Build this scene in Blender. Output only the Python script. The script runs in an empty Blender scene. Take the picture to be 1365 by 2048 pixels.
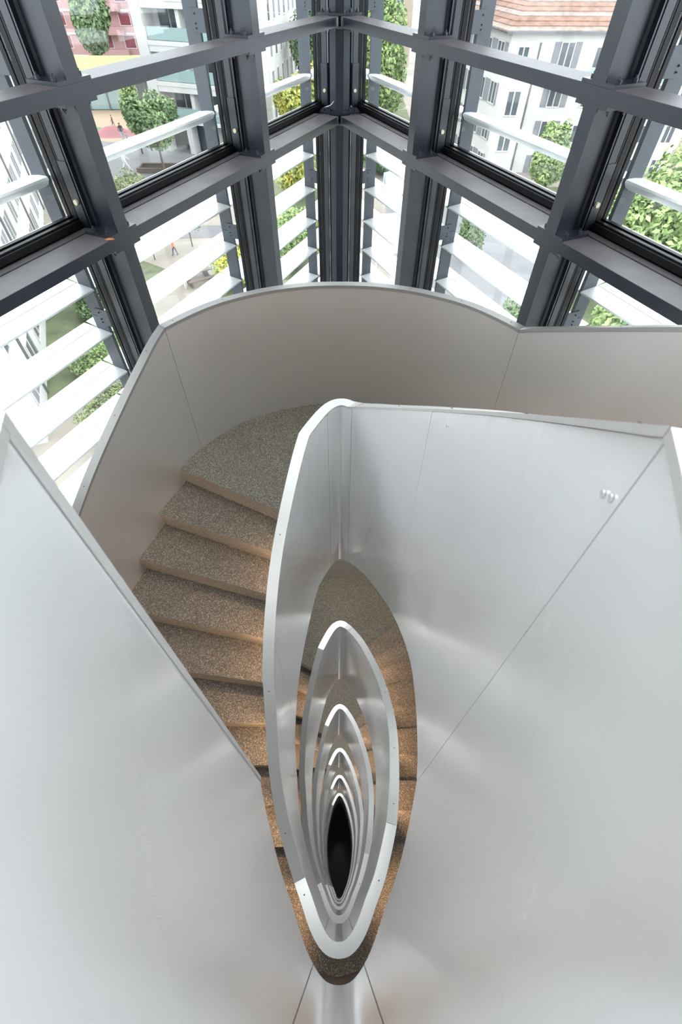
import bpy, math, random
from math import sin, cos, radians, pi
from mathutils import Vector, Matrix
import numpy as np

S = bpy.context.scene
COL = S.collection

# ------------------------------------------------------------------ camera
cam_d = bpy.data.cameras.new('camera')
cam = bpy.data.objects.new('camera', cam_d)
COL.objects.link(cam)
cam_d.sensor_fit = 'HORIZONTAL'
cam_d.sensor_width = 36
cam_d.lens = 937 / 1365 * 36
cam_d.clip_start = 0.02
cam_d.clip_end = 600
PITCH, ROLL = radians(38.75), radians(0.3)
fw = Vector((0, sin(PITCH), -cos(PITCH)))
up0 = Vector((0, cos(PITCH), sin(PITCH)))
rt0 = Vector((1, 0, 0))
rt = rt0 * cos(ROLL) + up0 * sin(ROLL)
up = up0 * cos(ROLL) - rt0 * sin(ROLL)
M = Matrix((rt, up, -fw)).transposed().to_4x4()
cam.matrix_world = M
cam_d.dof.use_dof = True
cam_d.dof.focus_distance = 2.9
cam_d.dof.aperture_fstop = 9.0
S.camera = cam

# ------------------------------------------------------------------ sky (bright overcast)
world = bpy.data.worlds.new('overcast_sky')
S.world = world
world.use_nodes = True
wt = world.node_tree
for n in list(wt.nodes):
    wt.nodes.remove(n)
wo = wt.nodes.new('ShaderNodeOutputWorld')
bg = wt.nodes.new('ShaderNodeBackground')
tc = wt.nodes.new('ShaderNodeTexCoord')
sx = wt.nodes.new('ShaderNodeSeparateXYZ')
cr = wt.nodes.new('ShaderNodeValToRGB')
cr.color_ramp.elements[0].position = 0.0
cr.color_ramp.elements[0].color = (0.86, 0.92, 1.0, 1)
cr.color_ramp.elements[1].position = 0.9
cr.color_ramp.elements[1].color = (0.93, 0.965, 1.0, 1)
wt.links.new(tc.outputs['Generated'], sx.inputs[0])
wt.links.new(sx.outputs[2], cr.inputs[0])
wt.links.new(cr.outputs[0], bg.inputs[0])
bg.inputs[1].default_value = 3.2
wt.links.new(bg.outputs[0], wo.inputs[0])

S.view_settings.view_transform = 'Standard'
S.view_settings.look = 'None'
S.view_settings.gamma = 1
S.view_settings.use_curve_mapping = False
S.view_settings.exposure = 0.75

S.cycles.max_bounces = 16
S.cycles.diffuse_bounces = 8
S.cycles.glossy_bounces = 10
S.cycles.transparent_max_bounces = 24
R = random.Random(7)

# ------------------------------------------------------------------ materials
def mat(name, color, rough=0.5, metal=0.0, noise=0.0, nscale=20.0, bump=0.0, bscale=200.0,
        stretch=(1, 1, 1), rvar=0.0, emit=None, estr=0.0, spec=0.5, dark=None, detail=4.0):
    m = bpy.data.materials.new(name)
    m.use_nodes = True
    t = m.node_tree
    b = t.nodes['Principled BSDF']
    b.inputs['Base Color'].default_value = (*color, 1)
    b.inputs['Roughness'].default_value = rough
    b.inputs['Metallic'].default_value = metal
    b.inputs['Specular IOR Level'].default_value = spec
    if emit:
        b.inputs['Emission Color'].default_value = (*emit, 1)
        b.inputs['Emission Strength'].default_value = estr
    if noise or bump or rvar:
        g = t.nodes.new('ShaderNodeTexCoord')
        mp = t.nodes.new('ShaderNodeMapping')
        mp.inputs['Scale'].default_value = stretch
        t.links.new(g.outputs['Object'], mp.inputs[0])
    if noise:
        n = t.nodes.new('ShaderNodeTexNoise')
        n.inputs['Scale'].default_value = nscale
        n.inputs['Detail'].default_value = detail
        t.links.new(mp.outputs[0], n.inputs['Vector'])
        r = t.nodes.new('ShaderNodeValToRGB')
        d = dark if dark else tuple(c * (1 - noise) for c in color)
        l = tuple(min(1, c * (1 + noise * 0.6)) for c in color)
        r.color_ramp.elements[0].position = 0.3
        r.color_ramp.elements[0].color = (*d, 1)
        r.color_ramp.elements[1].position = 0.7
        r.color_ramp.elements[1].color = (*l, 1)
        t.links.new(n.outputs['Fac'], r.inputs[0])
        t.links.new(r.outputs[0], b.inputs['Base Color'])
    if rvar:
        n3 = t.nodes.new('ShaderNodeTexNoise')
        n3.inputs['Scale'].default_value = 3.0
        t.links.new(g.outputs['Object'], n3.inputs['Vector'])
        mr = t.nodes.new('ShaderNodeMapRange')
        mr.inputs['To Min'].default_value = rough - rvar
        mr.inputs['To Max'].default_value = rough + rvar
        t.links.new(n3.outputs['Fac'], mr.inputs[0])
        t.links.new(mr.outputs[0], b.inputs['Roughness'])
    if bump:
        n2 = t.nodes.new('ShaderNodeTexNoise')
        n2.inputs['Scale'].default_value = bscale
        n2.inputs['Detail'].default_value = 3
        t.links.new(mp.outputs[0], n2.inputs['Vector'])
        bp = t.nodes.new('ShaderNodeBump')
        bp.inputs['Strength'].default_value = bump
        bp.inputs['Distance'].default_value = 0.002
        t.links.new(n2.outputs['Fac'], bp.inputs['Height'])
        t.links.new(bp.outputs[0], b.inputs['Normal'])
    return m


def terrazzo(name, base, warm, light):
    m = bpy.data.materials.new(name)
    m.use_nodes = True
    t = m.node_tree
    b = t.nodes['Principled BSDF']
    b.inputs['Roughness'].default_value = 0.62
    b.inputs['Specular IOR Level'].default_value = 0.3
    g = t.nodes.new('ShaderNodeTexCoord')
    v = t.nodes.new('ShaderNodeTexVoronoi')
    v.inputs['Scale'].default_value = 300
    t.links.new(g.outputs['Object'], v.inputs['Vector'])
    sep = t.nodes.new('ShaderNodeSeparateColor')
    t.links.new(v.outputs['Color'], sep.inputs[0])
    r = t.nodes.new('ShaderNodeValToRGB')
    e = r.color_ramp.elements
    e[0].position, e[0].color = 0.0, (*[c * 0.42 for c in base], 1)
    e[1].position, e[1].color = 1.0, (*light, 1)
    for p, c in ((0.18, [c * 0.6 for c in base]), (0.3, base), (0.55, base), (0.62, warm), (0.84, warm), (0.9, light)):
        x = e.new(p)
        x.color = (*c, 1)
    t.links.new(sep.outputs[0], r.inputs[0])
    n = t.nodes.new('ShaderNodeTexNoise')
    n.inputs['Scale'].default_value = 2.2
    n.inputs['Detail'].default_value = 3
    t.links.new(g.outputs['Object'], n.inputs['Vector'])
    mr = t.nodes.new('ShaderNodeMapRange')
    mr.inputs['To Min'].default_value = 0.86
    mr.inputs['To Max'].default_value = 1.12
    t.links.new(n.outputs['Fac'], mr.inputs[0])
    mx = t.nodes.new('ShaderNodeMix')
    mx.data_type = 'RGBA'
    mx.blend_type = 'MULTIPLY'
    mx.inputs['Factor'].default_value = 1
    t.links.new(r.outputs[0], mx.inputs['A'])
    t.links.new(mr.outputs[0], mx.inputs['B'])
    t.links.new(mx.outputs['Result'], b.inputs['Base Color'])
    return m


def glassmat(name, tint=(0.955, 0.97, 0.965), refl=1.0):
    m = bpy.data.materials.new(name)
    m.use_nodes = True
    t = m.node_tree
    for n in list(t.nodes):
        t.nodes.remove(n)
    o = t.nodes.new('ShaderNodeOutputMaterial')
    mx = t.nodes.new('ShaderNodeMixShader')
    tr = t.nodes.new('ShaderNodeBsdfTransparent')
    tr.inputs[0].default_value = (*tint, 1)
    gl = t.nodes.new('ShaderNodeBsdfGlossy')
    gl.inputs['Roughness'].default_value = 0.02
    gl.inputs['Color'].default_value = (refl, refl, refl, 1)
    fr = t.nodes.new('ShaderNodeFresnel')
    geo = t.nodes.new('ShaderNodeNewGeometry')
    ior = t.nodes.new('ShaderNodeMapRange')       # same reflectance from either side of the sheet
    ior.inputs['To Min'].default_value = 1.35
    ior.inputs['To Max'].default_value = 1 / 1.35
    t.links.new(geo.outputs['Backfacing'], ior.inputs[0])
    t.links.new(ior.outputs[0], fr.inputs[0])
    t.links.new(fr.outputs[0], mx.inputs[0])
    t.links.new(tr.outputs[0], mx.inputs[1])
    t.links.new(gl.outputs[0], mx.inputs[2])
    t.links.new(mx.outputs[0], o.inputs[0])
    return m


M_PANEL = mat('brushed_aluminium', (0.90, 0.90, 0.905), 0.21, 0.67, bump=0.05, bscale=60, stretch=(8, 8, 0.25), rvar=0.05)
M_OUT = mat('satin_aluminium', (0.73, 0.70, 0.68), 0.38, 0.82, bump=0.05, bscale=60, stretch=(8, 8, 0.25), rvar=0.04)
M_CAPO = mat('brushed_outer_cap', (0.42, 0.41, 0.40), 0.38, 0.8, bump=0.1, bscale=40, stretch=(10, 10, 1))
M_CAP = mat('stainless_handrail', (0.66, 0.65, 0.635), 0.36, 0.7, bump=0.12, bscale=40, stretch=(10, 10, 1))
M_CORE = mat('dark_joint', (0.05, 0.05, 0.05), 0.7)
M_SCREW = mat('screw_recess', (0.06, 0.055, 0.05), 0.6, 0.3)
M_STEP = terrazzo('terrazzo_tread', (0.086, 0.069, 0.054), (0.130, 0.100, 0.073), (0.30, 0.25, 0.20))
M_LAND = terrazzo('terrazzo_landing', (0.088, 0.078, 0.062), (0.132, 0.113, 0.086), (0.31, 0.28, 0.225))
M_RISER_LIT = terrazzo('terrazzo_riser_lit', (0.42, 0.33, 0.245), (0.48, 0.38, 0.28), (0.58, 0.49, 0.39))  # same terrazzo as the treads, warm lamp light put into the colour
M_SOFF = mat('soffit_plaster', (0.55, 0.54, 0.52), 0.8, noise=0.05, nscale=6)
M_BROWN = mat('brown_linoleum', (0.10, 0.065, 0.05), 0.4, noise=0.2, nscale=5)
M_STEEL = mat('anthracite_steel', (0.008, 0.0115, 0.019), 0.36, 0.1, noise=0.18, nscale=4, stretch=(1, 1, 0.3), bump=0.06, bscale=50, rvar=0.06, spec=0.6)
M_STEELTOP = mat('paler_steel', (0.062, 0.056, 0.060), 0.50, 0.1, noise=0.3, nscale=6, spec=0.5)  # paler mottled steel for beam tops and sill strips
M_GASK = mat('black_gasket', (0.004, 0.004, 0.005), 0.45, spec=0.2)
M_BOLT = mat('bolt_steel', (0.05, 0.052, 0.06), 0.35, 0.5)
M_WBOLT = mat('pale_bolt', (0.6, 0.55, 0.42), 0.4, 0.2)
M_FIN = mat('grey_fin_steel', (0.05, 0.06, 0.072), 0.42, 0.2, noise=0.12, nscale=3)
M_SLAT = mat('white_aluminium_slat', (0.80, 0.82, 0.82), 0.38, 0.25, noise=0.04, nscale=2, stretch=(1, 1, 4))
M_GLASS = glassmat('window_glass')
M_BGLASS = glassmat('balcony_glass', (0.6, 0.8, 0.78), 1.0)
M_WHITE = mat('white_plaster', (0.78, 0.77, 0.75), 0.85, noise=0.04, nscale=1.5)
M_DIFF = mat('added_fill_diffuser', (0.9, 0.9, 0.9), 0.4, emit=(1.0, 0.97, 0.9), estr=4)  # glowing face of the fill lights added under the landings
M_LAMP = mat('lamp_lens', (1, 0.8, 0.6), 0.4, emit=(1.0, 0.62, 0.33), estr=6)

# ------------------------------------------------------------------ helpers
class MB:
    def __init__(s):
        s.v, s.f, s.mi = [], [], []

    def quadbox(s, c, mi=0):
        """c: 8 corners, 0-3 bottom loop, 4-7 top loop"""
        n = len(s.v)
        s.v += [tuple(p) for p in c]
        for f in ((3, 2, 1, 0), (4, 5, 6, 7), (0, 1, 5, 4), (1, 2, 6, 5), (2, 3, 7, 6), (3, 0, 4, 7)):
            s.f.append(tuple(n + i for i in f))
            s.mi.append(mi)
        return s

    def box(s, x0, x1, y0, y1, z0, z1, T=None, mi=0):
        c = [(x0, y0, z0), (x1, y0, z0), (x1, y1, z0), (x0, y1, z0), (x0, y0, z1), (x1, y0, z1), (x1, y1, z1), (x0, y1, z1)]
        if T:
            c = [T(*p) for p in c]
        return s.quadbox(c, mi)

    def prism(s, poly, z0, z1, mi=0, side=None):
        n, k = len(s.v), len(poly)
        s.v += [(p[0], p[1], z0) for p in poly] + [(p[0], p[1], z1) for p in poly]
        s.f.append(tuple(n + k - 1 - i for i in range(k)))
        s.f.append(tuple(n + k + i for i in range(k)))
        s.mi += [mi, mi]
        for i in range(k):
            j = (i + 1) % k
            s.f.append((n + i, n + j, n + k + j, n + k + i))
            s.mi.append(mi if side is None else side)
        return s

    def extrude(s, prof, a, b, T, cap=True, mi=0):
        """profile [(p,q)] swept from a to b; T(a,p,q) -> xyz"""
        n, k = len(s.v), len(prof)
        s.v += [T(a, *p) for p in prof] + [T(b, *p) for p in prof]
        for i in range(k):
            j = (i + 1) % k
            s.f.append((n + i, n + j, n + k + j, n + k + i))
            s.mi.append(mi)
        if cap:
            s.f.append(tuple(n + k - 1 - i for i in range(k)))
            s.f.append(tuple(n + k + i for i in range(k)))
            s.mi += [mi, mi]
        return s

    def cyl(s, c, axis, r, h, seg=10, mi=0, r2=None):
        a = Vector(axis).normalized()
        u = a.orthogonal().normalized()
        w = a.cross(u)
        c = Vector(c)
        r2 = r if r2 is None else r2
        n = len(s.v)
        for hh, rr in ((0, r), (h, r2)):
            for i in range(seg):
                an = 2 * pi * i / seg
                s.v.append(tuple(c + a * hh + (u * cos(an) + w * sin(an)) * rr))
        for i in range(seg):
            j = (i + 1) % seg
            s.f.append((n + i, n + j, n + seg + j, n + seg + i))
            s.mi.append(mi)
        s.f.append(tuple(n + seg - 1 - i for i in range(seg)))
        s.f.append(tuple(n + seg + i for i in range(seg)))
        s.mi += [mi, mi]
        return s

    def build(s, name, m, parent=None, smooth=None, fix=True):
        me = bpy.data.meshes.new(name)
        me.from_pydata(s.v, [], s.f)
        for x in (m if isinstance(m, (list, tuple)) else [m]):
            me.materials.append(x)
        if any(s.mi):
            me.polygons.foreach_set('material_index', s.mi)
        if fix and len(s.f) < 20000:
            import bmesh
            bm = bmesh.new()
            bm.from_mesh(me)
            bmesh.ops.recalc_face_normals(bm, faces=bm.faces)
            bm.to_mesh(me)
            bm.free()
        if smooth:
            me.shade_smooth()
            me.set_sharp_from_angle(angle=radians(smooth))
        me.update()
        return link(name, me, parent)


def link(name, me, parent=None):
    o = bpy.data.objects.new(name, me)
    COL.objects.link(o)
    if parent:
        o.parent = parent
    return o


def empty(name, loc=(0, 0, 0)):
    o = bpy.data.objects.new(name, None)
    COL.objects.link(o)
    o.location = loc
    return o


def tag(o, label=None, cat=None, group=None, kind=None):
    if label:
        o['label'] = label
    if cat:
        o['category'] = cat
    if group:
        o['group'] = group
    if kind:
        o['kind'] = kind
    return o


def catmull(pts, closed, n):
    P = [np.array(p, float) for p in pts]
    out = []
    k = len(P)
    rng = k if closed else k - 1
    for i in range(rng):
        p0 = P[(i - 1) % k] if closed or i > 0 else 2 * P[0] - P[1]
        p1, p2 = P[i], P[(i + 1) % k]
        p3 = P[(i + 2) % k] if closed or i + 2 < k else 2 * P[-1] - P[-2]
        for j in range(n):
            t = j / n
            out.append(0.5 * ((2 * p1) + (-p0 + p2) * t + (2 * p0 - 5 * p1 + 4 * p2 - p3) * t * t + (-p0 + 3 * p1 - 3 * p2 + p3) * t ** 3))
    if not closed:
        out.append(P[-1])
    return np.array(out)

# ------------------------------------------------------------------ stair geometry
H = 3.06
RISE = 0.153
F0 = -2.72                       # far landing floor of the first loop below the camera
ZT = -1.80                       # inner handrail above that landing
BAND = 1.70                      # height of the inner parapet sheet
rh = [(0.0, -0.225), (0.048, -0.210), (0.098, -0.150), (0.150, -0.045), (0.212, 0.085), (0.283, 0.305), (0.330, 0.53), (0.362, 0.76),
      (0.378, 0.97), (0.368, 1.21), (0.337, 1.45), (0.280, 1.70), (0.205, 1.95), (0.130, 2.12), (0.062, 2.235)]
eye_pts = rh + [(0.0, 2.275)] + [(-x * (1.03 if 0.2 < y < 0.6 else 1), y) for x, y in reversed(rh[1:])]
EYE = catmull(eye_pts, True, 12)           # near tip -> right side -> far tip -> left side
NE = len(EYE)
d = np.roll(EYE, -1, 0) - np.roll(EYE, 1, 0)
d /= np.linalg.norm(d, axis=1)[:, None]
EN = np.stack([d[:, 1], -d[:, 0]], 1)      # outward of the void
IFAR = int(np.argmax(EYE[:, 1]))


def prof_inner(i):
    x, y = EYE[i % NE]
    if (i % NE) <= IFAR:
        return H / 2 * min(1, max(0, (y - 0.305) / (2.26 - 0.305)))
    return H / 2 + H / 2 * min(1, max(0, (2.0 - y) / (2.0 - 0.045)))


def ztop_inner(i):
    if i < IFAR:                                # top turn: the landing rail sits a touch lower
        return ZT + 1.537 * (1 - (prof_inner(i) / (H / 2) if i > 0 else 0))
    return ZT + H / 2 - H * (i // NE) - prof_inner(i)


def idx_inner(side, y):
    rng = range(0, IFAR + 1) if side == 'R' else range(IFAR, NE)
    return min(rng, key=lambda i: abs(EYE[i][1] - y) + (0 if True else 0))


def ribbon(mb, i0, i1, P, N, off0, off1, ztop, h, g0=0, g1=0, mi=0, n=None):
    """solid curved sheet between sample i0 and i1, gap trimmed at both ends"""
    n = n or len(P)
    pts = []
    for i in range(i0, i1 + 1):
        p = P[i % n].copy()
        if i == i0 and g0:
            q = P[(i + 1) % n]
            p = p + (q - p) / np.linalg.norm(q - p) * g0
        if i == i1 and g1:
            q = P[(i - 1) % n]
            p = p + (q - p) / np.linalg.norm(q - p) * g1
        pts.append((p, N[i % n], ztop(i)))
    b = len(mb.v)
    for p, nn, z in pts:
        a, c = p + nn * off0, p + nn * off1
        mb.v += [(a[0], a[1], z), (c[0], c[1], z), (c[0], c[1], z - h), (a[0], a[1], z - h)]
    k = len(pts)
    for j in range(k - 1):
        for q in range(4):
            r = (q + 1) % 4
            mb.f.append((b + 4 * j + q, b + 4 * j + r, b + 4 * j + 4 + r, b + 4 * j + 4 + q))
            mb.mi.append(mi)
    mb.f.append((b, b + 1, b + 2, b + 3))
    e = b + 4 * (k - 1)
    mb.f.append((e + 3, e + 2, e + 1, e))
    mb.mi += [mi, mi]


NT = 6
inner = tag(empty('inner_balustrade', (0, 0, F0)), 'continuous brushed silver metal parapet spiralling down around the almond-shaped open stairwell', 'balustrade')
outer = tag(empty('outer_balustrade', (0, 3.4, F0)), 'curved satin metal parapet along the outer edge of the stairs and far landing', 'balustrade')
stair = tag(empty('spiral_staircase', (0, 2.9, F0)), 'brown speckled terrazzo stairs and landings winding down around the stairwell', 'staircase')


def child(o, root):
    o.parent = root
    o.matrix_parent_inverse = Matrix.Translation(root.location).inverted()
    return o


iE = -(NE - idx_inner('L', 0.307))          # free end of the top parapet, left side
seam_idx = [0 + min(range(0, 40), key=lambda i: abs(EYE[i][0] - 0.075)), idx_inner('R', 0.305), idx_inner('R', 1.40),
            idx_inner('R', 2.235), idx_inner('L', 2.20), idx_inner('L', 1.08), idx_inner('L', 0.045),
            NE - min(range(0, 40), key=lambda i: abs(EYE[i][0] - 0.075))]
breaks = [iE, seam_idx[-1] - NE] + [s + NE * k for k in range(NT) for s in seam_idx]
breaks = sorted(set(breaks))
for a, b in zip(breaks[:-1], breaks[1:]):
    mb = MB()
    ribbon(mb, a, b, EYE, EN, 0.0, 0.045, lambda i: ztop_inner(i) - 0.0145, BAND - 0.0145, 0.0015, 0.0015)
    child(mb.build('parapet_panel', M_PANEL, smooth=30), inner)
# dark backing behind the joints
mb = MB()
ribbon(mb, iE + 1, NT * NE - 2, EYE, EN, 0.006, 0.039, lambda i: ztop_inner(i) - 0.035, BAND - 0.045)
tag(child(mb.build('joint_backing', M_CORE, smooth=30), inner), 'dark backing strip seen in the panel joints')
cap_idx = [seam_idx[1], idx_inner('R', 2.2), idx_inner('L', 0.045)]
cb = sorted(set([iE] + [s + NE * k for k in range(NT) for s in cap_idx]))
for a, b in zip(cb[:-1], cb[1:]):
    mb = MB()
    ribbon(mb, a, b, EYE, EN, -0.004, 0.060, ztop_inner, 0.013, 0.001, 0.001)
    child(mb.build('handrail_cap', M_CAP, smooth=30), inner)
# end strip of the top parapet (vertical trim)
mb = MB()
p, nn = EYE[iE % NE], EN[iE % NE]
tn = EYE[(iE - 1) % NE] - EYE[iE % NE]
tn /= np.linalg.norm(tn)
cs = [p - nn * 0.004 + tn * 0.016, p + nn * 0.06 + tn * 0.016, p + nn * 0.06, p - nn * 0.004]
mb.prism([tuple(q) for q in cs], ZT + 1.537 - BAND, ZT + 1.537, 0)
tag(child(mb.build('end_trim', M_CAP), inner), 'narrow vertical metal trim closing the free end of the parapet')

# outer balustrade -------------------------------------------------
oh = [(1.38, -0.70), (1.46, -0.35), (1.56, 0.0), (1.62, 0.30), (1.67, 0.62), (1.69, 0.95), (1.68, 1.28), (1.63, 1.62), (1.545, 1.957), (1.43, 2.28),
      (1.29, 2.617), (1.165, 2.86), (0.90, 3.155), (0.60, 3.335), (0.30, 3.43)]
out_pts = oh + [(0.0, 3.455)] + [(-x, y) for x, y in reversed(oh)]
OUT = catmull(out_pts, False, 8)
NO = len(OUT)
dd = np.gradient(OUT, axis=0)
dd /= np.linalg.norm(dd, axis=1)[:, None]
ON = np.stack([dd[:, 1], -dd[:, 0]], 1)
IOF = int(np.argmax(OUT[:, 1]))
arcl = np.concatenate([[0], np.cumsum(np.linalg.norm(np.diff(OUT, axis=0), axis=1))])


def idx_outer(side, y):
    rng = range(0, IOF + 1) if side == 'R' else range(IOF, NO)
    return min(rng, key=lambda i: abs(OUT[i][1] - y))


iR0, iR1, iL0, iL1 = idx_outer('R', 0.15), idx_outer('R', 2.86), idx_outer('L', 2.86), idx_outer('L', -0.1)
ZO = -1.642


def zo(i, k=0):
    z = ZO + H / 2 - H * k
    if i <= iR1:
        return z - H / 2 * min(1, max(0, (arcl[i] - arcl[iR0]) / (arcl[iR1] - arcl[iR0])))
    if i <= iL0:
        return z - H / 2
    return z - H / 2 - H / 2 * min(1, max(0, (arcl[i] - arcl[iL0]) / (arcl[iL1] - arcl[iL0])))


for k in range(NT):
    br = [0, iR0, idx_outer('R', 1.5), iR1, iL0, idx_outer('L', 1.3), iL1, NO - 1]
    for a, b in zip(br[:-1], br[1:]):
        mb = MB()
        ribbon(mb, a, b, OUT, ON, 0.0, 0.045, lambda i: zo(i, k) - 0.024, 1.52, 0.0012 if a else 0, 0.0012 if b < NO - 1 else 0, n=10 ** 6)
        child(mb.build('parapet_panel', M_OUT, smooth=30), outer)
        mb = MB()
        ribbon(mb, a, b, OUT, ON, -0.004, 0.056, lambda i: zo(i, k), 0.022, 0.001 if a else 0, 0.001 if b < NO - 1 else 0, n=10 ** 6)
        child(mb.build('handrail_cap', M_CAPO, smooth=30), outer)
    mb = MB()
    ribbon(mb, 2, NO - 3, OUT, ON, 0.006, 0.04, lambda i: zo(i, k) - 0.03, 1.50, n=10 ** 6)
    child(mb.build('joint_backing', M_CORE, smooth=30), outer)

# screws on the caps -------------------------------------------------
scr = MB()
scr.cyl((0, 0, 0), (0, 0, 1), 0.0042, 0.0012, 10)
scr_o = scr.build('screw', M_SCREW)
first = True


def screw(x, y, z, root, tilt=None):
    global first
    o = scr_o if first else link('screw', scr_o.data)
    first = False
    o.location = (x, y, z)
    child(o, root)


for k in range(3):
    for side, ys in (('R', (0.05, 0.42, 0.80, 1.3, 1.8)), ('L', (1.55, 0.86, 0.25, -0.02))):
        for y in ys:
            i = idx_inner(side, y) + NE * k
            if i < 0:
                continue
            q = EYE[i % NE] + EN[i % NE] * 0.03
            screw(q[0], q[1], ztop_inner(i) - 0.0002, inner)
    for side, ys in (('R', (3.38, 3.2, 2.95, 2.3)), ('L', (3.2, 2.92, 2.72, 2.32, 1.9, 1.5))):
        for y in ys:
            i = idx_outer(side, y)
            q = OUT[i] + ON[i] * 0.028
            screw(q[0], q[1], zo(i, k) - 0.0002, outer)
# paired screws high on the panels
for (side, y, dz) in (('R', 0.33, 0.10), ('R', 1.22, 0.07)):
    for e in (0, 1):
        i = idx_inner(side, y) + e
        q = EYE[i] - EN[i] * 0.0012
        m2 = MB()
        m2.cyl((q[0], q[1], ztop_inner(i) - dz), (-EN[i][0], -EN[i][1], 0), 0.005, 0.002, 10)
        child(m2.build('screw', M_CAP), inner)

# ------------------------------------------------------------------ treads and landings
LIN = [2.06, 1.847, 1.60, 1.36, 1.12, 0.889, 0.664, 0.439, 0.21, -0.02]
LOUT = [2.617, 2.276, 1.957, 1.62, 1.30, 0.92, 0.66, 0.42, 0.20, -0.04]
RIN = [0.247, 0.477, 0.714, 0.948, 1.19, 1.42, 1.66, 1.88, 2.06, 2.225]
ROUT = [0.247, 0.477, 0.714, 0.96, 1.27, 1.62, 1.98, 2.28, 2.62, 2.93]


def ipt(side, y, o=0.022):
    """point in the middle of the inner sheet thickness"""
    rng = range(0, IFAR + 1) if side == 'R' else range(IFAR, NE)
    i = min(rng, key=lambda i: abs(EYE[i][1] + EN[i][1] * 0.045 - y))
    return i


def inner_xy(i):
    return tuple(EYE[i % NE] + EN[i % NE] * 0.025)


def outer_xy(i):
    return tuple(OUT[i] + ON[i] * 0.02)


def zig(ia, ib):
    st = 1 if ib >= ia else -1
    return [inner_xy(i) for i in range(ia, ib + st, st)]


def zag(ia, ib):
    st = 1 if ib >= ia else -1
    return [outer_xy(i) for i in range(ia, ib + st, st)]


TH = 0.052


def step(side, k, z):
    """tread k lies between nose k and nose k+1, top at z"""
    IN, OU = (LIN, LOUT) if side == 'L' else (RIN, ROUT)
    ia, ib = ipt(side, IN[k]), ipt(side, IN[k + 1])
    oa, ob = idx_outer(side, OU[k]), idx_outer(side, OU[k + 1])
    # small overlap beneath the riser above
    ee = 3 if side == 'L' else 3
    ia2 = max(0, ia - 1)
    if side == 'L':
        poly = zig(ia2, ib) + zag(ob, max(IOF, oa - 1))
    else:
        poly = zig(ia2, ib) + zag(ob, max(0, oa - 1))
    mb = MB()
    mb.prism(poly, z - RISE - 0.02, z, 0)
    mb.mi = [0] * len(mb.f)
    # riser face = the side between inner ib and outer ob: gets the lamp-lit riser colour, foot set back
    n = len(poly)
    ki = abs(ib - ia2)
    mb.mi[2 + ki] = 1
    # set back foot
    (x0, y0), (x1, y1) = poly[ki], poly[ki + 1]
    nx, ny = (y1 - y0), -(x1 - x0)
    L = math.hypot(nx, ny)
    nx, ny = nx / L, ny / L
    cxm = sum(p[0] for p in poly) / n
    cym = sum(p[1] for p in poly) / n
    if (cxm - x0) * nx + (cym - y0) * ny < 0:
        nx, ny = -nx, -ny
    for q in (ki, ki + 1):
        x, y, zz = mb.v[q]
        mb.v[q] = (x + nx * 0.016, y + ny * 0.016, zz)
    # make sure the riser face quad is the right one
    ob_ = mb.build('tread', [M_STEP, M_RISER_LIT])
    return child(ob_, stair)


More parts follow.
